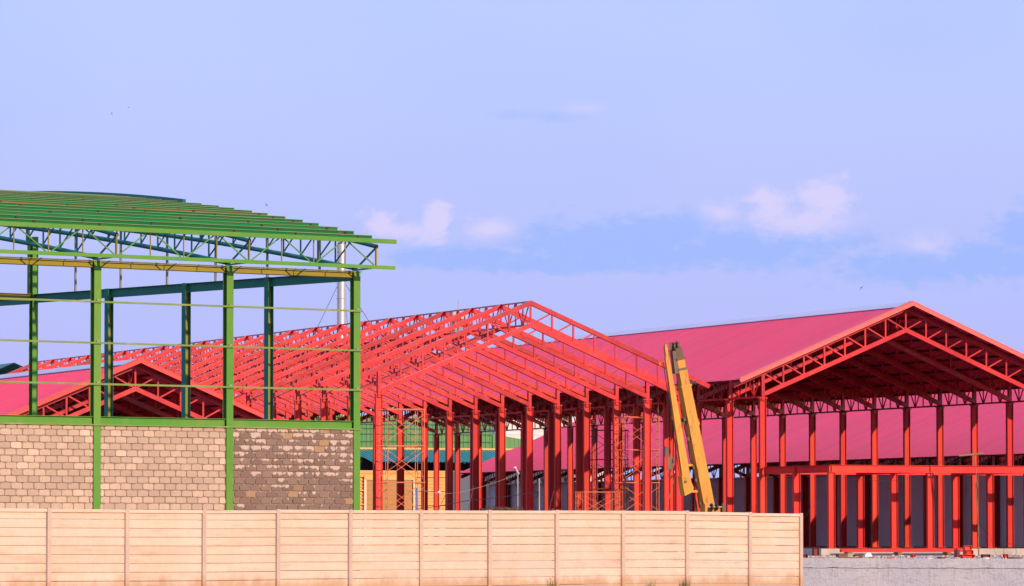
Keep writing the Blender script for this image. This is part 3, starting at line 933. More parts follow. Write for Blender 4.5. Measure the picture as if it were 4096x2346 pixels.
# weeds at the fence foot
def grass_tuft(px, py, label, n, hgt, seed):
    s, p = fence_s(px)
    p = p - fn * 0.22
    o_ = thing('grass_tuft', label, 'grass', (p.x, p.y, GRD))
    r = random.Random(seed); m_ = MB()
    for i in range(n):
        a = r.uniform(0, 6.28); l = hgt * r.uniform(0.45, 1.0); lean = r.uniform(0.1, 0.5)
        b0 = Vector((r.uniform(-0.15, 0.15), r.uniform(-0.06, 0.06), 0))
        pts = [b0 + Vector((math.cos(a) * lean * l * t * t, math.sin(a) * lean * l * t * t * 0.4, l * t)) for t in (0, 0.4, 0.75, 1)]
        for q, (aa, bb) in enumerate(zip(pts[:-1], pts[1:])):
            ra = 0.007 * (1 - q / 3.2)
            m_.tube(aa, bb, ra, 3, max(0.001, ra * 0.7), cap=False)
    b_ = m_.build('blades', 'grass', o_); b_['kind'] = 'stuff'
    # feathery seed stems
    for i in range(3):
        x = r.uniform(-0.2, 0.2)
        MB().path([(x, 0, 0), (x + 0.04, 0, hgt * 0.8), (x + r.uniform(-0.1, 0.14), 0, hgt * 1.25)], 0.004, 3).build('stem', 'grass', o_)
    return o_
grass_tuft(2195, 2330, 'small dry grass tuft at the fence foot below the scaffolds', 26, 0.28, 1)
grass_tuft(2580, 2330, 'sparse grass tuft at the fence foot, middle of the three tufts', 16, 0.22, 2)
grass_tuft(2722, 2330, 'dry grass tuft against the fence post below the crane hook', 34, 0.30, 3)

# ------------------------------------------------------------------ scaffolds
def scaffold_frame_mesh(mat):
    W_, Hh, r = 1.22, 1.69, 0.021
    m_ = MB()
    for y in (0, W_):
        m_.tube((0, y, 0), (0, y, Hh), r, 6)
    m_.tube((0, 0, Hh - 0.03), (0, W_, Hh - 0.03), r, 6)
    for s in (1, -1):
        y0 = 0 if s == 1 else W_
        yi = y0 + s * 0.30
        m_.path([(0, yi, Hh - 0.03), (0, yi, 0.30), (0, yi - s * 0.08, 0.17), (0, yi - s * 0.18, 0.12), (0, y0, 0.12)], r * 0.75, 5)
        for z in (0.55, 0.95, 1.35):
            m_.tube((0, y0, z), (0, yi, z), r * 0.7, 5)
    return m_.mesh('end_frame', mat)
sf = {k: scaffold_frame_mesh(k) for k in ('scaffold', 'scaffold_dark')}
def scaffold(label, x, y, z, lifts, mat, span=1.83, rails=True):
    o = thing('scaffold_tower', label, 'scaffold', (x, y, z), 0, 'scaffold towers')
    br = MB().tube((0.02, 0, 0.25), (span - 0.02, 0, 1.45), 0.015, 5).mesh('cross_brace', mat)
    br2 = MB().tube((0.02, 0.015, 1.45), (span - 0.02, 0.015, 0.25), 0.015, 5).mesh('cross_brace', mat)
    tb = MB().tube((-0.05, 0, 1.69), (span + 0.05, 0, 1.69), 0.024, 6).mesh('ledger', mat)
    for k in range(lifts):
        for xx in (0, span):
            put('end_frame', sf[mat], o, (xx, 0, k * 1.69))
        for yy in (0, 1.22):
            put('cross_brace', br, o, (0, yy, k * 1.69)); put('cross_brace', br2, o, (0, yy, k * 1.69))
            put('ledger', tb, o, (0, yy, k * 1.69))
    return o
p = atY(1551, 1900, 217.2)
scaffold('orange tube scaffold tower beside the green corner post', p.x, p.y, YARD, 4, 'scaffold').scale = (1, 1, 1.02)
p = atY(2500, 1900, 225.0)
scaffold('tall orange scaffold tower left of the yellow crane boom', p.x, p.y, SLAB, 4, 'scaffold').scale = (1, 1, 0.965)
p = atY(2340, 1900, 223.6)
scaffold('single-lift orange scaffold at the foot of the tall tower', p.x, p.y, SLAB, 2, 'scaffold').scale = (1, 1, 0.82)
p = atY(2385, 1900, 243.0)
scaffold('dark scaffold tower standing behind the columns', p.x, p.y, SLAB, 4, 'scaffold_dark').scale = (1, 1, 0.93)

# ------------------------------------------------------------------ crane
YC = 203.0
cr = thing('mobile_crane', 'yellow mobile crane boom raised steeply with folded jib', 'crane', tuple(atY(2842, 2100, YC))[:2] + (YARD,))
CO = cr.location
def cl_(px, py, dy=0.0): return atY(px, py, YC + dy) - CO
def seg(name, a, b, w, d, w2=None, d2=None, mat='crane', parent=cr):
    m_ = MB().beam(a, b, w, d, (1, 0, 0.2), w2, d2)
    return m_.build(name, mat, parent)
B0, B1 = cl_(2836, 2062), cl_(2711, 1412)
bd = (B1 - B0).normalized()
BL = (B1 - B0).length
def bp(t, sx=0.0, sy=0.0):
    """point along the boom at t metres, offset across"""
    q = B0 + bd * t
    sx_v = Vector((1, 0, 0)); sx_v = (sx_v - bd * sx_v.dot(bd)).normalized()
    ny = sx_v.cross(bd)
    return q + sx_v * sx + ny * sy
boom = seg('boom', bp(-1.2), bp(BL - 1.55), 0.54, 0.56, 0.46, 0.52)
seg('boom_section', bp(BL - 1.54), bp(BL - 0.75), 0.40, 0.46)
seg('boom_section', bp(BL - 0.74), bp(BL - 0.28), 0.35, 0.42)
seg('boom_head', bp(BL - 0.27), bp(BL + 0.22), 0.32, 0.40, mat='grease')
for t in (BL - 1.58, BL - 0.80, BL - 0.33):
    w_ = 0.49 if t < BL - 1 else 0.42
    seg('collar', bp(t), bp(t + 0.10), w_ + 0.03, w_ + 0.09, mat='grease' if t > BL - 1 else 'crane')
for sx in (-0.09, 0.09):
    q = bp(BL + 0.30, sx, -0.18)
    MB().disc(q, (1, 0, 0), 0.20, 0.06, 18).build('sheave', 'grease', cr)
    MB().beam(bp(BL + 0.05, sx * 2.1, -0.18), bp(BL + 0.52, sx * 2.1, -0.18), 0.035, 0.13).build('sheave_plate', 'grease', cr)
for sx in (0.02, 0.16):
    MB().tube(bp(-1.0, sx, -0.30), bp(BL + 0.3, sx * 0.7, -0.26), 0.026, 5).build('hoist_rope', 'wire', cr)
for t in (0.5, 1.0, 1.9, 2.7, 3.3, 3.9, 4.5, 5.0, 5.8):
    q = bp(t, 0.08, -0.28)
    MB().box(q.x - 0.16, q.x + 0.2, q.y - 0.05, q.y + 0.02, q.z - 0.02, q.z + 0.02).build('rope_guide', 'grease', cr)
MB().tube(bp(3.05, -0.30, -0.32), bp(3.05, 0.32, -0.31), 0.014, 5).build('lashing', 'wire', cr)
MB().tube(bp(4.85, -0.29, -0.31), bp(4.85, 0.31, -0.30), 0.014, 5).build('lashing', 'wire', cr)
for k, (t0, t1, sx, w_) in enumerate(((4.2, 6.1, -0.05, 0.09), (3.1, 4.3, 0.12, 0.06), (0.3, 2.2, -0.1, 0.045), (1.9, 3.4, 0.17, 0.03), (4.9, 6.3, 0.13, 0.05))):
    MB().beam(bp(t0, sx, -0.268), bp(t1, sx * 0.8, -0.258), w_, 0.012, (1, 0, 0.2)).build('grease_streak', 'grease', cr)
for t in (0.55, 1.6, 2.2, 3.5, 4.4):
    MB().beam(bp(t, -0.31, 0.1), bp(t + 0.16, -0.31, 0.1), 0.09, 0.16).build('side_lug', 'grease', cr)
MB().path([tuple(bp(t, -0.29 - 0.03 * math.sin(t * 3), -0.18)) for t in (0.4, 1.2, 2.0, 2.8, 3.6, 4.4, 5.2)], 0.018, 5).build('hydraulic_hose', 'black', cr)
MB().disc(bp(4.15, 0.29, 0), (1, 0, 0.2), 0.11, 0.14, 12).build('end_boss', 'crane', cr)
for t, l in ((2.35, 0.62), (1.15, 0.75)):
    q = bp(t, -0.27, -0.1)
    MB().box(q.x - l * 0.8, q.x + 0.05, q.y - 0.14, q.y + 0.14, q.z - 0.05, q.z + 0.06).build('jib_bracket', 'crane', cr)
MB().path([tuple(bp(1.0, -0.45, -0.2)), tuple(bp(0.7, -0.38, -0.3)), tuple(bp(0.2, -0.42, -0.3)), tuple(bp(-0.3, -0.35, -0.3))], 0.03, 6).build('hose', 'black', cr)
m_ = MB().box(-0.16, 0.16, -0.2, 0.12, -0.14, 0.14)
m_.build('boom_latch', 'crane', cr, tuple(bp(BL - 2.3, 0.08, -0.28)))
for sx in (-0.05, 0.07): MB().disc(bp(4.4, -0.36 + sx, -0.05), (0.3, 1, 0), 0.17, 0.09, 14).build('hose_drum', 'grease', cr)
MB().tube(bp(BL - 1.45, 0.26, 0.0), bp(BL - 1.50, 0.60, 0.0), 0.10, 10, 0.08).build('work_lamp', 'black', cr)
# dark hood behind the head
seg('head_plate', bp(BL - 0.9, -0.30, 0.05), bp(BL + 0.12, -0.22, 0.05), 0.22, 0.34, 0.20, 0.28, mat='grease')
# folding jib stowed along the left side
J0, J1 = cl_(2748, 1935, -0.2), cl_(2662, 1392, -0.2)
jd = (J1 - J0).normalized(); JL = (J1 - J0).length
def jp(t, sx=0.0, sy=0.0):
    v_ = Vector((1, 0, 0)); v_ = (v_ - jd * v_.dot(jd)).normalized(); n_ = v_.cross(jd)
    return J0 + jd * t + v_ * sx + n_ * sy
seg('jib', jp(0), jp(JL), 0.32, 0.30, 0.13, 0.20)
seg('jib_strip', jp(0.2, -0.20, 0.08), jp(JL - 0.4, -0.11, 0.08), 0.09, 0.22, 0.06, 0.16)
seg('jib_tip', jp(JL - 0.1, -0.02), jp(JL + 0.14, 0.02), 0.10, 0.16)
MB().tube(jp(0.4, -0.28, -0.05), jp(JL * 0.9, -0.2, -0.05), 0.018, 5).build('jib_rope', 'grease', cr)
MB().path([tuple(jp(JL - 0.75, -0.36, -0.05)), tuple(jp(JL - 0.62, -0.40, -0.05)), tuple(jp(JL - 0.62, -0.32, -0.05))], 0.035, 6).build('rope_hook', 'crane', cr)
pp = [cl_(2727, 1905, -0.55), cl_(2758, 1912, -0.55), cl_(2775, 1950, -0.55), cl_(2772, 1968, -0.55), cl_(2740, 1985, -0.55), cl_(2733, 1950, -0.55)]
MB().prism(pp, (0, 0.5, 0)).build('jib_foot', 'crane', cr)
MB().disc(cl_(2742, 1928, -0.56), (0, 1, 0), 0.06, 0.08, 10).build('jib_pin', 'grease', cr)
# guide rollers at the winch
for px in (2846, 2866):
    MB().disc(cl_(px, 2029, -0.75), (1, 0, 0), 0.165, 0.06, 18).build('guide_roller', 'black', cr)
MB().tube(cl_(2828, 2029, -0.75), cl_(2893, 2029, -0.75), 0.03, 8).build('roller_shaft', 'grey_metal', cr)
q0, q1 = cl_(2826, 2045, -0.8), cl_(2893, 2045, -0.8)
MB().box(q0.x - 0.07, q0.x + 0.05, q0.y, q0.y + 0.12, q0.z - 0.3, q0.z + 0.32).build('roller_bracket', 'crane', cr)
MB().box(q1.x - 0.04, q1.x + 0.09, q1.y, q1.y + 0.12, q1.z - 0.3, q1.z + 0.34).build('roller_bracket', 'grease', cr)
MB().box(q0.x + 0.35, q1.x - 0.06, q1.y + 0.15, q1.y + 0.4, q0.z - 0.35, q0.z + 0.22).build('winch_housing', 'crane', cr)
# carrier (stands behind the fence)
MB().box(-1.2, 1.2, -1.6, 1.6, 0.85, 1.35).box(-0.8, 0.9, -1.0, 1.0, 1.35, 1.72).build('turntable', 'crane', cr)
MB().box(-1.15, 1.15, -4.5, 4.5, 0.45, 0.84).build('chassis', 'crane', cr)
MB().prism([(-1.1, -4.4, 0.85), (-1.1, -4.4, 1.45), (-1.1, -4.1, 1.82), (-1.1, -2.6, 1.82), (-1.1, -2.6, 0.85)], (2.2, 0, 0)).build('driver_cab', 'crane', cr)
for yy in (-3.5, -2.1, 2.1, 3.4):
    for xx in (-1.05, 1.05):
        MB().disc((xx, yy, 0.5), (1, 0, 0), 0.5, 0.32, 20).build('wheel', 'black', cr)

hk = thing('hook_block', 'brown steel hook block hanging from the crane on ropes', 'hook', tuple(atY(2681, 1850, YC - 0.4)))
HO = hk.location
def hp(px, py, dy=0): return atY(px, py, YC - 0.4 + dy) - HO
a, b = hp(2660, 1790), hp(2676, 1825)
MB().prism([hp(2663, 1787), hp(2674, 1789), hp(2678, 1826), hp(2660, 1826), hp(2660, 1797)], (0, 0.22, 0)).build('weight', 'grease', hk)
MB().prism([hp(2668, 1829), hp(2690, 1827), hp(2696, 1850), hp(2690, 1874), hp(2672, 1882), hp(2668, 1860)], (0, 0.05, 0)).build('side_plate', 'grease', hk)
MB().disc(hp(2682, 1845, 0.15), (0.9, 0.4, 0), 0.19, 0.10, 18).build('sheave', 'grease', hk)
MB().prism([hp(2670, 1829, 0.3), hp(2692, 1827, 0.3), hp(2698, 1850, 0.3), hp(2692, 1874, 0.3), hp(2674, 1882, 0.3)], (0, 0.05, 0)).build('side_plate', 'grease', hk)
MB().tube(hp(2681, 1870, 0.15), hp(2681, 1885, 0.15), 0.06, 8).build('swivel', 'grease', hk)
MB().path([tuple(hp(2681, 1884, .15)), tuple(hp(2677, 1897, .15)), tuple(hp(2678, 1908, .15)), tuple(hp(2684, 1912, .15)), tuple(hp(2689, 1903, .15))], 0.045, 6).build('hook', 'grease', hk)
for px, pt in ((2668, 2672), (2672, 2675), (2689, 2679)):
    MB().tube(hp(px, 1830 if px > 2680 else 1790, 0.1), hp(pt, 1400, 0.1), 0.010, 4).build('rope', 'wire', hk)

# ------------------------------------------------------------------ buildings far behind
# green sheet-clad hall
YG = 352.0
def bg_wall(root, name, mat, px0, px1, py0, py1, Y, pitch=0.3, rib=0.04, horiz=False):
    a, b = atY(px0, py0, Y), atY(px1, py0, Y); zb = atY(px0, py1, Y).z
    l = root.location
    if horiz:
        m_ = rib_sheet(Vector((b.x, Y, zb)) - l, (0, 0, 1), (-1, 0, 0), a.z - zb, b.x - a.x, pitch, rib, 0.5)
    else:
        m_ = rib_sheet(Vector((a.x, Y, a.z)) - l, (1, 0, 0), (0, 0, -1), b.x - a.x, a.z - zb, pitch, rib, 0.5)
    return m_.build(name, mat, root)
p = atY(1750, 2150, YG)
gh = thing('green_clad_hall', 'far hall clad in green ribbed sheet behind the red columns', 'building', (p.x, YG, GRD))
bg_wall(gh, 'wall', 'lime', 1180, 1968, 1668, 1800, YG, 0.36, 0.05)
a = atY(1180, 1668, YG) - gh.location; b = atY(1968, 1668, YG) - gh.location
MB().box(a.x, b.x, 0.06, 20, 0, a.z - 0.03).build('core', 'lime', gh)
# lower wing with a sloping top
c0, c1, c2, c3 = [atY(x, y, YG + 0.5) - gh.location for x, y in ((1970, 1738), (2085, 1757), (2085, 1900), (1970, 1900))]
MB().prism([c3, c2, c1, c0], (0, 12, 0)).build('wing', 'lime', gh)
wr = rib_sheet(c0 + Vector((0, -0.03, -0.02)), (1, 0, 0), (0, 0, -1), c1.x - c0.x, 3.4, 0.36, 0.05, 0.5)
wr.v = [(x, y, min(z, c0.z + (x - c0.x) / (c1.x - c0.x) * (c1.z - c0.z) - 0.03)) for x, y, z in wr.v]
wr.build('wing_sheet', 'lime', gh)
for py in (1697, 1714, 1736, 1766):
    z = atY(1500, py, YG).z - gh.location.z
    MB().box(a.x, b.x, -0.12, -0.08, z - 0.02, z + 0.02).build('girt', 'roof_teal_dark', gh)  # thin dark bars drawing the horizontal lines across the wall
MB().beam(a + Vector((0, 0, 0.02)), b + Vector((0, 0, 0.02)), 0.3, 0.12).build('top_trim', 'girt', gh)
# tan workshop with a teal lean-to roof
YT = 346.0
p = atY(1650, 2150, YT)
ts = thing('tan_workshop', 'far tan sheet workshop with teal lean-to roof and roller door', 'building', (p.x, YT, YARD))
bg_wall(ts, 'wall', 'tan', 1395, 1884, 1880, 2085, YT, 0.262, 0.09, True)
a = atY(1395, 1797, YT + 4) - ts.location; b = atY(2062, 1797, YT + 4) - ts.location
e = atY(1395, 1846, YT - 1.2) - ts.location
dn = Vector((0, e.y - a.y, e.z - a.z))
rf = rib_sheet(a, (1, 0, 0), dn, b.x - a.x, dn.length, 0.30, 0.06, 0.5).build('roof', 'teal', ts)
MB().box(a.x, b.x, a.y - 0.05, a.y + 0.1, a.z, a.z + 0.12).build('roof_flashing', 'tan', ts)
z6 = atY(1500, 1880, YT).z - YARD
a0 = atY(1395, 1880, YT) - ts.location; b0 = atY(1990, 1880, YT) - ts.location
MB().box(a0.x, b0.x, 2.5, 2.7, z6 - 1.5, a.z - 0.7).build('eave_shade_board', 'dark', ts)  # dark board in the eave gap, shade put into its colour
MB().box(a0.x, b0.x, 0.08, 4, 0, z6 - 0.05).build('core', 'tan', ts)
for px in (1430, 1560, 1690, 1820):
    q = atY(px, 1880, YT) - ts.location
    MB().beam((q.x, 0.3, z6), (q.x, -0.9, e.z - 0.1 + 0.15), 0.08, 0.08).build('bracket', 'dark', ts)
a, b = atY(1466, 1920, YT - 0.2) - ts.location, atY(1648, 1920, YT - 0.2) - ts.location
rib_sheet((b.x, -0.2, 0.02), (0, 0, 1), (-1, 0, 0), a.z - 0.02, b.x - a.x, 0.09, 0.02, 0.5).build('roller_door', 'roller', ts)
MB().box(a.x - 0.2, b.x + 0.3, -0.3, -0.1, a.z, a.z + 0.35).build('door_lintel', 'tan', ts)
MB().box(b.x + 0.08, b.x + 0.24, -0.3, -0.12, 0, a.z - 0.003).build('door_jamb', 'cream', ts)
MB().box(a.x - 0.2, a.x - 0.03, -0.3, -0.12, 0, a.z - 0.003).build('door_jamb', 'cream', ts)
# cream sheet wall beyond the low hall
YW = 318.0
p = atY(1990, 2150, YW)
cw = thing('cream_shed', 'cream ribbed sheet shed end beside the tan workshop', 'building', (p.x, YW, GRD))
bg_wall(cw, 'wall', 'cream', 1946, 2300, 1880, 2120, YW, 0.30, 0.03)
q0, q1 = atY(1946, 1880, YW) - cw.location, atY(2300, 1880, YW) - cw.location
MB().box(q0.x + 0.02, q1.x, 0.06, 8, 0, q0.z - 0.03).build('core', 'cream', cw)
MB().box(q0.x - 0.16, q0.x - 0.02, -0.05, 0.15, 0, q0.z).build('corner_trim', 'grey_metal', cw)
# pale building
YP = 420.0
p = atY(2090, 2150, YP)
pw = thing('pale_hall', 'far pale grey hall wall with thin dark lines above the pink roof', 'building', (p.x, YP, GRD))
a, b = atY(1980, 1665, YP) - pw.location, atY(2420, 1665, YP) - pw.location
MB().box(a.x, b.x, 0, 15, 0, a.z).build('wall', 'white_wall', pw)
for py in (1717, 1737, 1757):
    z = atY(2000, py, YP).z - GRD
    MB().box(a.x, b.x, -0.08, -0.02, z - 0.03, z + 0.03).build('wall_rail', 'grey_wall', pw)
# dark teal roof at the far left
YD = 330.0
p = atY(20, 2150, YD)
dt = thing('teal_roofed_shed', 'dark teal roof edge far behind at the left margin', 'building', (p.x, YD, GRD))
pp = [atY(-200, 1492, YD) - dt.location, atY(100, 1452, YD) - dt.location]
hz = pp[1].z
L_ = 44
rel_p = [Vector((pp[1].x, 0, pp[1].z)), Vector((pp[1].x + 7, 0, pp[1].z - 3))]
MB().box(-6, 6, 0.5, L_, 0, hz - 3.1).build('wall', 'white_wall', dt)
sh = rib_sheet((0.6, L_, hz), (0, -1, 0), (-1, 0, -0.42), L_, 8, 0.3, 0.04).build('roof', 'roof_teal_dark', dt)
sh = rib_sheet((0.6, 0, hz), (0, 1, 0), (1, 0, -0.42), L_, 8, 0.3, 0.04).build('roof', 'roof_teal_dark', dt)

# chimney stack
YS = 372.0
p = atY(1364, 2150, YS)
ck = thing('chimney_stack', 'tall grey steel chimney stack with guy wires behind the green frame', 'chimney', (p.x, YS, GRD))
zt_ = atY(1364, 962, YS).z - GRD
rr = 17 / F_PX * (math.sin(YAW) * p.x + math.cos(YAW) * YS)
m_ = MB().tube((0, 0, 0), (0, 0, zt_ - 0.3), rr, 28, cap=False)
o = m_.build('shaft', 'steel', ck); smooth(o.data)
smooth(MB().tube((0, 0, zt_ - 0.3), (0, 0, zt_), rr, 28, rr * 0.62).build('cone_top', 'steel', ck).data)
for py in (1010, 1195, 1320):
    z = atY(1364, py, YS).z - GRD
    MB().tube((0, 0, z - 0.03), (0, 0, z + 0.03), rr + 0.03, 28).build('flange', 'grey_metal', ck)
lad = MB()
for i in range(46):
    z = zt_ - 0.5 - i * 0.36
    lad.tube((-rr - 0.17, -0.05, z), (-rr * 0.9, -0.05, z), 0.022, 4)
lad.build('step_irons', 'grey_metal', ck)
zg = atY(1364, 1112, YS).z - GRD
for (px, py) in ((1270, 1310), (1475, 1285), (1392, 1260)):
    d = atY(px, py, YS) - ck.location
    dirv = Vector((d.x, 0, d.z - zg)); t = (zg) / -dirv.z
    MB().tube((0, 0, zg), (dirv.x * t, 3.0 if px == 1392 else 0, 0.0), 0.02, 4).build('guy_wire', 'wire', ck)
# short teal flue seen through the trusses
p = atY(1828, 2150, 360)
zt_ = atY(1828, 1248, 360).z - GRD
fl = thing('teal_flue', 'short teal square flue seen through the red trusses', 'chimney', (p.x, 360, GRD))
MB().box(-0.30, 0.30, -0.3, 0.3, 0, zt_ - 0.6).build('duct', 'teal', fl)
MB().box(-0.55, 0.55, -0.5, 0.5, zt_ - 0.58, zt_).build('cowl', 'grey_metal', fl)
MB().tube((0.1, 0, zt_), (0.1, 0, zt_ + 0.9), 0.03, 5).build('rod', 'grey_metal', fl)

# ------------------------------------------------------------------ smaller things behind the fence
p = atY(1672, 2150, 214)
zt_ = atY(1670, 1952, 214).z
tag(MB().tube((0, 0, 0), (-0.06, 0, zt_ - YARD), 0.045, 10).build('blue_pipe', 'blue_pipe', None, (p.x, 214, YARD)), 'upright bright blue plastic pipe beside the scaffold', 'pipe')
# thatch heap
a, b = atY(1952, 2045, 205), atY(2098, 2045, 205)
th = thing('thatch_roof', 'ragged brown thatch hut top just above the fence', 'hut', ((a.x + b.x) / 2, 205, YARD))
hw = (b.x - a.x) / 2; ht = atY(2020, 2028, 205).z - YARD
m_ = MB(); r = random.Random(9)
m_.prism([(-hw, 0, ht - 0.45), (hw, 0, ht - 0.45), (hw - 0.12, 0.6, ht - 0.05), (-hw + 0.12, 0.6, ht - 0.05)], (0, 0.8, -0.02))
for i in range(700):
    x = r.uniform(-hw, hw); z = ht - r.uniform(0.0, 0.38); y = r.uniform(-0.05, 0.6)
    q = Vector((x, y, z))
    m_.tube(q, q + Vector((r.uniform(-0.09, 0.09), r.uniform(-0.16, -0.02), r.uniform(-0.14, 0.09))), 0.012, 3, 0.003, cap=False)
m_.build('thatch', 'thatch', th)['kind'] = 'stuff'
for x in (-hw + 0.2, hw - 0.2):
    MB().tube((x, 0.6, 0), (x, 0.6, ht - 0.2), 0.04, 6).build('pole', 'wood', th)


def pole(label, px, py, Y, r, mat, base=SLAB, name='pole', lean=0.0):
    p = atY(px, 2150, Y); z = atY(px, py, Y).z
    return tag(MB().tube((0, 0, 0), (lean, 0, z - base), r, 8).build(name, mat, None, (p.x, Y, base)), label, 'pole')
pole('thin grey steel pole with coiled black cable among the red columns', 2157, 1915, 222, 0.035, 'grey_metal')
o = thing('lamp_pole', 'thin grey pole topped by a small tilted floodlight', 'lamp', (atY(2071, 2150, 226).x, 226, SLAB))
z = atY(2071, 1893, 226).z - SLAB
MB().tube((0, 0, 0), (0, 0, z), 0.03, 8).build('post', 'grey_metal', o)
MB().beam((0.03, 0, z - 0.05), (-0.13, -0.02, z + 0.22), 0.12, 0.09).build('lamp_head', 'grey_metal', o)
MB().disc((-0.16, -0.04, z + 0.27), (-0.4, -0.2, 0.6), 0.07, 0.05, 10).build('lens', 'white_plastic', o)


def cable(label, pts, Y, r=0.012, sag=0.0, mat='wire', name='cable', n=10):
    P_ = [atY(x, y, Y) if not isinstance(Y, (list, tuple)) else atY(x, y, Y[i]) for i, (x, y) in enumerate(pts)]
    o0 = P_[0]
    out = []
    for a_, b_ in zip(P_[:-1], P_[1:]):
        for k in range(n):
            t = k / n
            q = a_.lerp(b_, t); q.z -= sag * 4 * t * (1 - t)
            out.append(q - o0)
    out.append(P_[-1] - o0)
    m_ = MB().path([tuple(q) for q in out], r, 4)
    return tag(m_.build(name, mat, None, tuple(o0)), label, 'cable')
cable('black cable rising from the fence to the grey pole', [(1660, 2038), (1860, 2005), (2157, 1968)], 221.8, 0.016, 0.03)
m_ = MB()
c = atY(2140, 1980, 221.7)
for k in range(3):
    rr_ = 0.13 + 0.02 * k
    pts = [(rr_ * math.cos(t * 0.5236), -0.02 * k, 0.13 * math.sin(t * 0.5236)) for t in range(13)]
    m_.path(pts, 0.011, 4)
tag(m_.build('cable_coil', 'wire', None, tuple(c)), 'loop of black cable hung on the thin grey pole', 'cable')
cable('thin grey wire slung between the scaffold and the lamp pole', [(1660, 1952), (1780, 1975), (1900, 1955), (2069, 1895)], [217.0, 218, 222, 225.9], 0.007, 0.06, 'grey_metal')
bgp = atY(1757, 1968, 218)
m_ = MB(); r = random.Random(2)
vs = [(r.uniform(-0.09, 0.09), r.uniform(-0.04, 0.04), r.uniform(-0.09, 0.05)) for _ in range(7)]
m_.add([(0, 0, 0.05), (-0.08, -0.02, -0.07), (0.01, -0.05, -0.02), (0.10, 0.01, -0.04), (0.03, 0.05, -0.01), (0.05, 0, 0.03), (-0.05, 0.02, 0.02)],
       [(0, 6, 1, 2), (0, 2, 3, 5), (0, 5, 4), (0, 4, 6), (1, 6, 4), (2, 1, 4), (3, 2, 4), (3, 4, 5)])
tag(m_.build('plastic_bag', 'white_plastic', None, tuple(bgp)), 'scrap of white plastic caught on a wire among the columns', 'bag')
# tall bamboo brace hooked by the scaffold
a, b = atY(2632, 1633, 224.5), atY(2634, 1717, 224.5)
tag(MB().tube((0, 0, 0), tuple(b - a), 0.018, 6).tube((0, 0, 0), (0.03, 0, 0.12), 0.014, 5).build('rope_end', 'wood', None, tuple(a)), 'pale rope end hanging above the scaffold by the crane', 'rope')
for i, (x0, y0, x1, y1, Y, lab) in enumerate(((1745, 2060, 1782, 1980, 214, 'thin dark rod leaning on a red column behind the fence, left'),
                                          (1868, 2060, 1895, 1945, 214, 'long thin dark rod leaning on a red column, middle'),
                                          (2192, 2060, 2215, 1965, 216, 'thin dark rod leaning on a red column right of the coiled cable'),
                                          (2660, 2060, 2697, 1915, 214, 'rusty brown rod leaning beside the crane boom'))):
    a, b = atY(x0, y0, Y), atY(x1, y1, Y + 1.0)
    t = (YARD - a.z) / (b.z - a.z)
    a = a + (b - a) * t
    tag(MB().tube((0, 0, 0), tuple(b - a), 0.022 if i == 3 else 0.016, 6).build('leaning_rod', 'grease' if i < 3 else 'wood', None, tuple(a)), lab, 'rod', 'rods leaning behind the fence')

# ------------------------------------------------------------------ yard at the right: temporary pole, steel offcuts, rubble
YQ = 209.0
b0 = atY(3915, 2232, YQ)
tp = thing('temporary_pole', 'rough timber pole with crossbar carrying wires at the right', 'pole', (b0.x, YQ, YARD))
def tpp(px, py, dy=0): return atY(px, py, YQ + dy) - tp.location
MB().tube((0, 0, 0), tpp(3912, 2110), 0.034, 7).build('lower_pole', 'wood', tp)
MB().tube(tpp(3915, 2145, -0.06), tpp(3903, 1935, -0.06), 0.032, 7).build('middle_pole', 'wood', tp)
MB().tube(tpp(3909, 1950, -0.12), tpp(3896, 1806, -0.12), 0.03, 7).build('upper_pole', 'wood', tp)
MB().tube(tpp(3835, 1824, -0.2), tpp(3932, 1815, -0.2), 0.042, 8, 0.055).build('crossbar', 'wood', tp)
cable('thin wire sagging from the timber crossbar to the porch beam', [(3840, 1824), (3740, 1856), (3560, 1900)], [208.8, 210, 211.7], 0.006, 0.02)
cable('lower thin wire from the timber crossbar along the porch beam', [(3860, 1826), (3720, 1890), (3560, 1924), (3360, 1908)], [208.8, 210, 211.6, 211.7], 0.006, 0.06)
cable('loose wire hanging from the porch corner to the fence end', [(3310, 1900), (3270, 2010), (3212, 2082)], [211.6, 209, 206], 0.008, -0.1)
cable('loose black wire trailing down beside the timber pole', [(3925, 1830), (3918, 2100), (3960, 2140), (3985, 2220)], [208.7, 208.8, 208, 207], 0.007, 0.03)
def yd(px, py, Y=None):
    """point on the yard surface under a pixel"""
    d = ray(px, py); t = (YARD - 1.5) / d.z
    p = EYE + d * t
    n = Vector((-WD.y, WD.x, 0))            # away from the wall, into the yard
    dh = Vector((d.x, d.y, 0)).normalized()
    k = (p - WA).dot(n)
    if k < 0.45: p += dh * ((0.45 - k) / dh.dot(n))
    return p
def offcut(label, px, py, w, d, h, mat, rz=0.0, name='steel_offcut', hollow=False, lay=True, cat='steel offcut'):
    p = yd(px, py)
    m_ = MB()
    if hollow:
        t = 0.012
        m_.box(-w / 2, w / 2, -d / 2, d / 2, 0, t).box(-w / 2, w / 2, -d / 2, d / 2, h - t, h).box(-w / 2, -w / 2 + t, -d / 2, d / 2, t, h - t).box(w / 2 - t, w / 2, -d / 2, d / 2, t, h - t).box(-w / 2 + t, w / 2 - t, -0.006, 0.006, t, h - t)
    elif lay == 'I':
        m_.ibeam((-w / 2, 0, h / 2), (w / 2, 0, h / 2), h, d, 0.014, 0.012, (0, 0, 1))
    else:
        c_ = min(w, d, h) * 0.18
        m_.prism([(-w / 2, -d / 2, 0), (w / 2 * 0.96, -d / 2, 0), (w / 2, -d / 2 * 0.9, h * 0.9), (w / 2 - c_, -d / 2, h), (-w / 2 + c_, -d / 2, h), (-w / 2, -d / 2, h * 0.85)], (0, d, 0))
    return tag(m_.build(name, mat, None, (p.x, p.y, YARD + 0.003), (0, 0, rz)), label, cat)
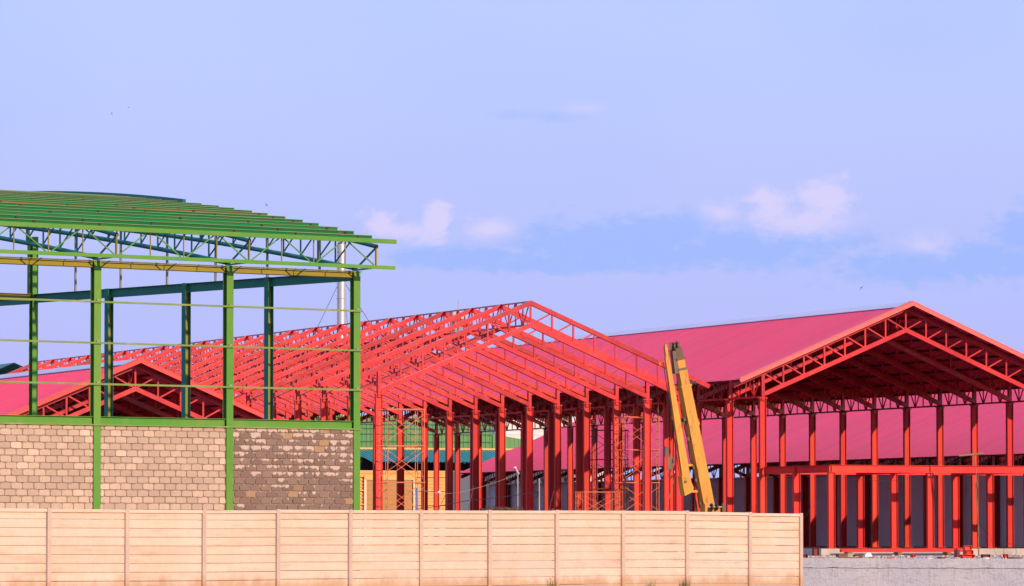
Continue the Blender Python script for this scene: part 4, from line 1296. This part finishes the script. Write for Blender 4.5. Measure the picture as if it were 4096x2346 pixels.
# long beam laid along the slab edge on sleepers
a = atY(3362, 2212, 210.6); b = atY(3868, 2211, 210.6)
lb = thing('laid_beam', 'long red steel beam lying along the slab edge', 'beam', (a.x, 210.6, YARD))
MB().ibeam((0, 0, 0.24), (b.x - a.x, 0, 0.24), 0.17, 0.16, 0.012, 0.01, (0, 1, 0)).box(0, b.x - a.x, -0.078, -0.068, 0.155, 0.325).build('beam', 'red_col', lb)
for x in (0.4, 3.0, 5.6):
    MB().box(x - 0.1, x + 0.1, -0.25, 0.25, 0.0, 0.153).build('sleeper', 'wood', lb)
offcut('lone red beam stub standing on end at the fence end', 3262, 2224, 0.26, 0.2, 0.36, 'brown_red', 0.1, hollow=True)
offcut('red channel stub half hidden by the fence end', 3213, 2238, 0.30, 0.22, 0.17, 'brown_red', 0.2, hollow=True)
offcut('flat dark red bar lying left of centre on the yard edge', 3440, 2238, 1.9, 0.12, 0.06, 'red_col', 0.03, lay='I')
offcut('short red block under the long laid beam', 3432, 2232, 0.36, 0.2, 0.13, 'brown_red', 0.0)
offcut('dark brown steel box at the left end of the long beam', 3368, 2232, 0.45, 0.25, 0.17, 'grease', 0.1)
offcut('small red stub in the middle of the debris', 3652, 2234, 0.16, 0.16, 0.15, 'red_col', 0.3, hollow=True)
offcut('flat red plate lying before the brick-red stack', 3775, 2240, 0.42, 0.25, 0.08, 'brown_red', 0.1)
offcut('tilted dark red plate leaning on the stack of stubs', 3828, 2232, 0.20, 0.16, 0.34, 'brown_red', 0.5)
offcut('lowest wide red stub of the stack beside the timber pole', 3868, 2236, 0.55, 0.3, 0.17, 'red_col', 0.05, hollow=True)
o = offcut('middle red stub of the stack beside the timber pole', 3873, 2236, 0.34, 0.26, 0.17, 'red_col', 0.15, hollow=True); o.location.z += 0.173
o = offcut('top red stub of the stack beside the timber pole', 3870, 2236, 0.30, 0.24, 0.18, 'red_col', -0.1, hollow=True); o.location.z += 0.346
offcut('red stub standing just right of the timber pole', 3942, 2234, 0.33, 0.22, 0.16, 'brown_red', 0.1, hollow=True)
offcut('small red cube of steel near the right edge of the yard', 4022, 2238, 0.16, 0.16, 0.20, 'red_col', 0.1, hollow=True)
offcut('flat rusty bar lying at the far right yard edge', 4075, 2238, 0.9, 0.12, 0.07, 'brown_red', 0.02, lay='I')
offcut('short red bar lying in the rubble right of centre', 3570, 2238, 0.5, 0.1, 0.06, 'red_col', 0.08, lay='I')
offcut('brown plank lying near the fence end', 3290, 2242, 1.1, 0.14, 0.05, 'wood', 0.04, name='plank', cat='plank')
offcut('pale plank lying under the long beam', 3520, 2236, 0.8, 0.12, 0.05, 'wood', -0.05, name='plank', cat='plank')
offcut('blue scrap of sheet on the yard edge', 3684, 2240, 0.25, 0.15, 0.05, 'blue_sheet', 0.2, name='plastic_scrap', cat='scrap')
offcut('white scrap of sheet on the yard edge near the stack', 3730, 2242, 0.45, 0.15, 0.04, 'white_plastic', 0.0, name='plastic_scrap', cat='scrap')
offcut('white pipe offcut lying at the right of the yard', 3960, 2242, 0.5, 0.1, 0.05, 'white_plastic', 0.05, name='plastic_scrap', cat='scrap')
offcut('olive tarpaulin lump behind the long beam end', 3395, 2230, 0.42, 0.3, 0.16, 'hanger', 0.2, name='tarpaulin', cat='tarpaulin')
# basin
p = yd(3474, 2228)
m_ = MB(); n = 14
arc = [(-0.16 + 0.32 * i / n, 0, 0.17 * math.sin(math.pi * i / n) ** 0.6) for i in range(n + 1)]
m_.prism(arc, (0, 0.2, 0))
m_.prism([(x * 1.12, -0.02, z * 1.1) for x, y, z in arc], (0, 0.03, 0))
tag(m_.build('basin', 'white_plastic', None, (p.x, p.y, YARD + 0.003)), 'white round basin upturned in the rubble', 'basin')
# rubble
m_ = MB(); r = random.Random(21)
for i in range(420):
    px = r.uniform(3205, 4110); py = 2224 + 18 * r.random() ** 0.6
    p = yd(px, py); s = r.uniform(0.02, 0.07)
    pts = [(p.x + r.uniform(-1, 1) * s * 1.6, p.y + r.uniform(-1, 1) * s, YARD + (0 if k < 4 else s * r.uniform(0.5, 1.1))) for k in range(8)]
    bx = [(-1, -1), (1, -1), (1, 1), (-1, 1)]
    pts = [(p.x + bx[k % 4][0] * s * r.uniform(0.7, 1.6), p.y + bx[k % 4][1] * s, YARD + (0 if k < 4 else s * r.uniform(0.5, 1.1))) for k in range(8)]
    m_.add(pts, [(4, 5, 6, 7), (0, 1, 5, 4), (1, 2, 6, 5), (2, 3, 7, 6), (3, 0, 4, 7)])
tag(m_.build('rubble', 'slab'), 'loose concrete rubble scattered along the yard edge', 'rubble', kind='stuff')
lw = MB()
lw.path([(0.3 * math.cos(t * 0.45), 0.05 * math.sin(t * 0.9), 0.3 + 0.29 * math.sin(t * 0.45)) for t in range(15)], 0.008, 4)
p = yd(4040, 2232)
tag(lw.build('wire_loop', 'wire', None, (p.x, p.y, YARD)), 'loop of stiff black wire standing near the right edge', 'wire')

# ------------------------------------------------------------------ birds
def bird(label, px, py, D, span, roll, yaw, flap):
    p = atD(px, py, D)
    o = thing('bird', label, 'bird', tuple(p), 0, 'small birds in the sky')
    o.rotation_euler = (0, roll, yaw)
    m_ = MB(); n = 8
    prof = [(-0.5, 0.01), (-0.38, 0.05), (-0.15, 0.085), (0.1, 0.09), (0.3, 0.06), (0.42, 0.055), (0.5, 0.012)]
    rings = [[(r_ * span * math.cos(2 * math.pi * k / n), x * span * 0.62, r_ * span * 0.85 * math.sin(2 * math.pi * k / n)) for k in range(n)] for x, r_ in prof]
    vs = sum(rings, []); fs = []
    for i in range(len(prof) - 1):
        for k in range(n):
            fs.append((i * n + k, i * n + (k + 1) % n, (i + 1) * n + (k + 1) % n, (i + 1) * n + k))
    fs += [tuple(range(n)), tuple(range(len(vs) - n, len(vs)))]
    m_.add(vs, fs)
    # forked tail and swept wings grown from the same body
    m_.add([(0, -0.28 * span, 0.01), (-0.07 * span, -0.52 * span, 0), (0, -0.42 * span, 0), (0.07 * span, -0.52 * span, 0)], [(0, 1, 2), (0, 2, 3)])
    for s in (-1, 1):
        w = [(s * 0.04, 0.14, 0.02), (s * 0.24, 0.20, 0.02 + flap * 0.5), (s * 0.52, 0.02, 0.02 + flap), (s * 0.24, 0.04, 0.02 + flap * 0.45), (s * 0.04, -0.06, 0.02)]
        top = [(x * span, y * span, z * span) for x, y, z in w]
        bot = [(x, y, z - 0.02 * span) for x, y, z in top]
        m_.add(top + bot, [(0, 1, 3, 4), (1, 2, 3), (9, 8, 6, 5), (8, 7, 6), (0, 5, 6, 1), (1, 6, 7, 2), (2, 7, 8, 3), (3, 8, 9, 4)])
    m_.build('body', 'bird', o)
bird('dark bird banking with upright wings, upper left sky', 447, 456, 300, 0.30, R(84), R(-30), 0.05)
bird('tiny gliding bird, highest of those at upper left', 515, 430, 330, 0.20, R(5), R(40), 0.03)
bird('small bird with raised wings just above the green roof', 1067, 822, 260, 0.26, R(25), R(20), 0.30)
bird('dark bird tilted on one wing above the right roof', 3445, 1152, 280, 0.36, R(-52), R(-10), -0.12)
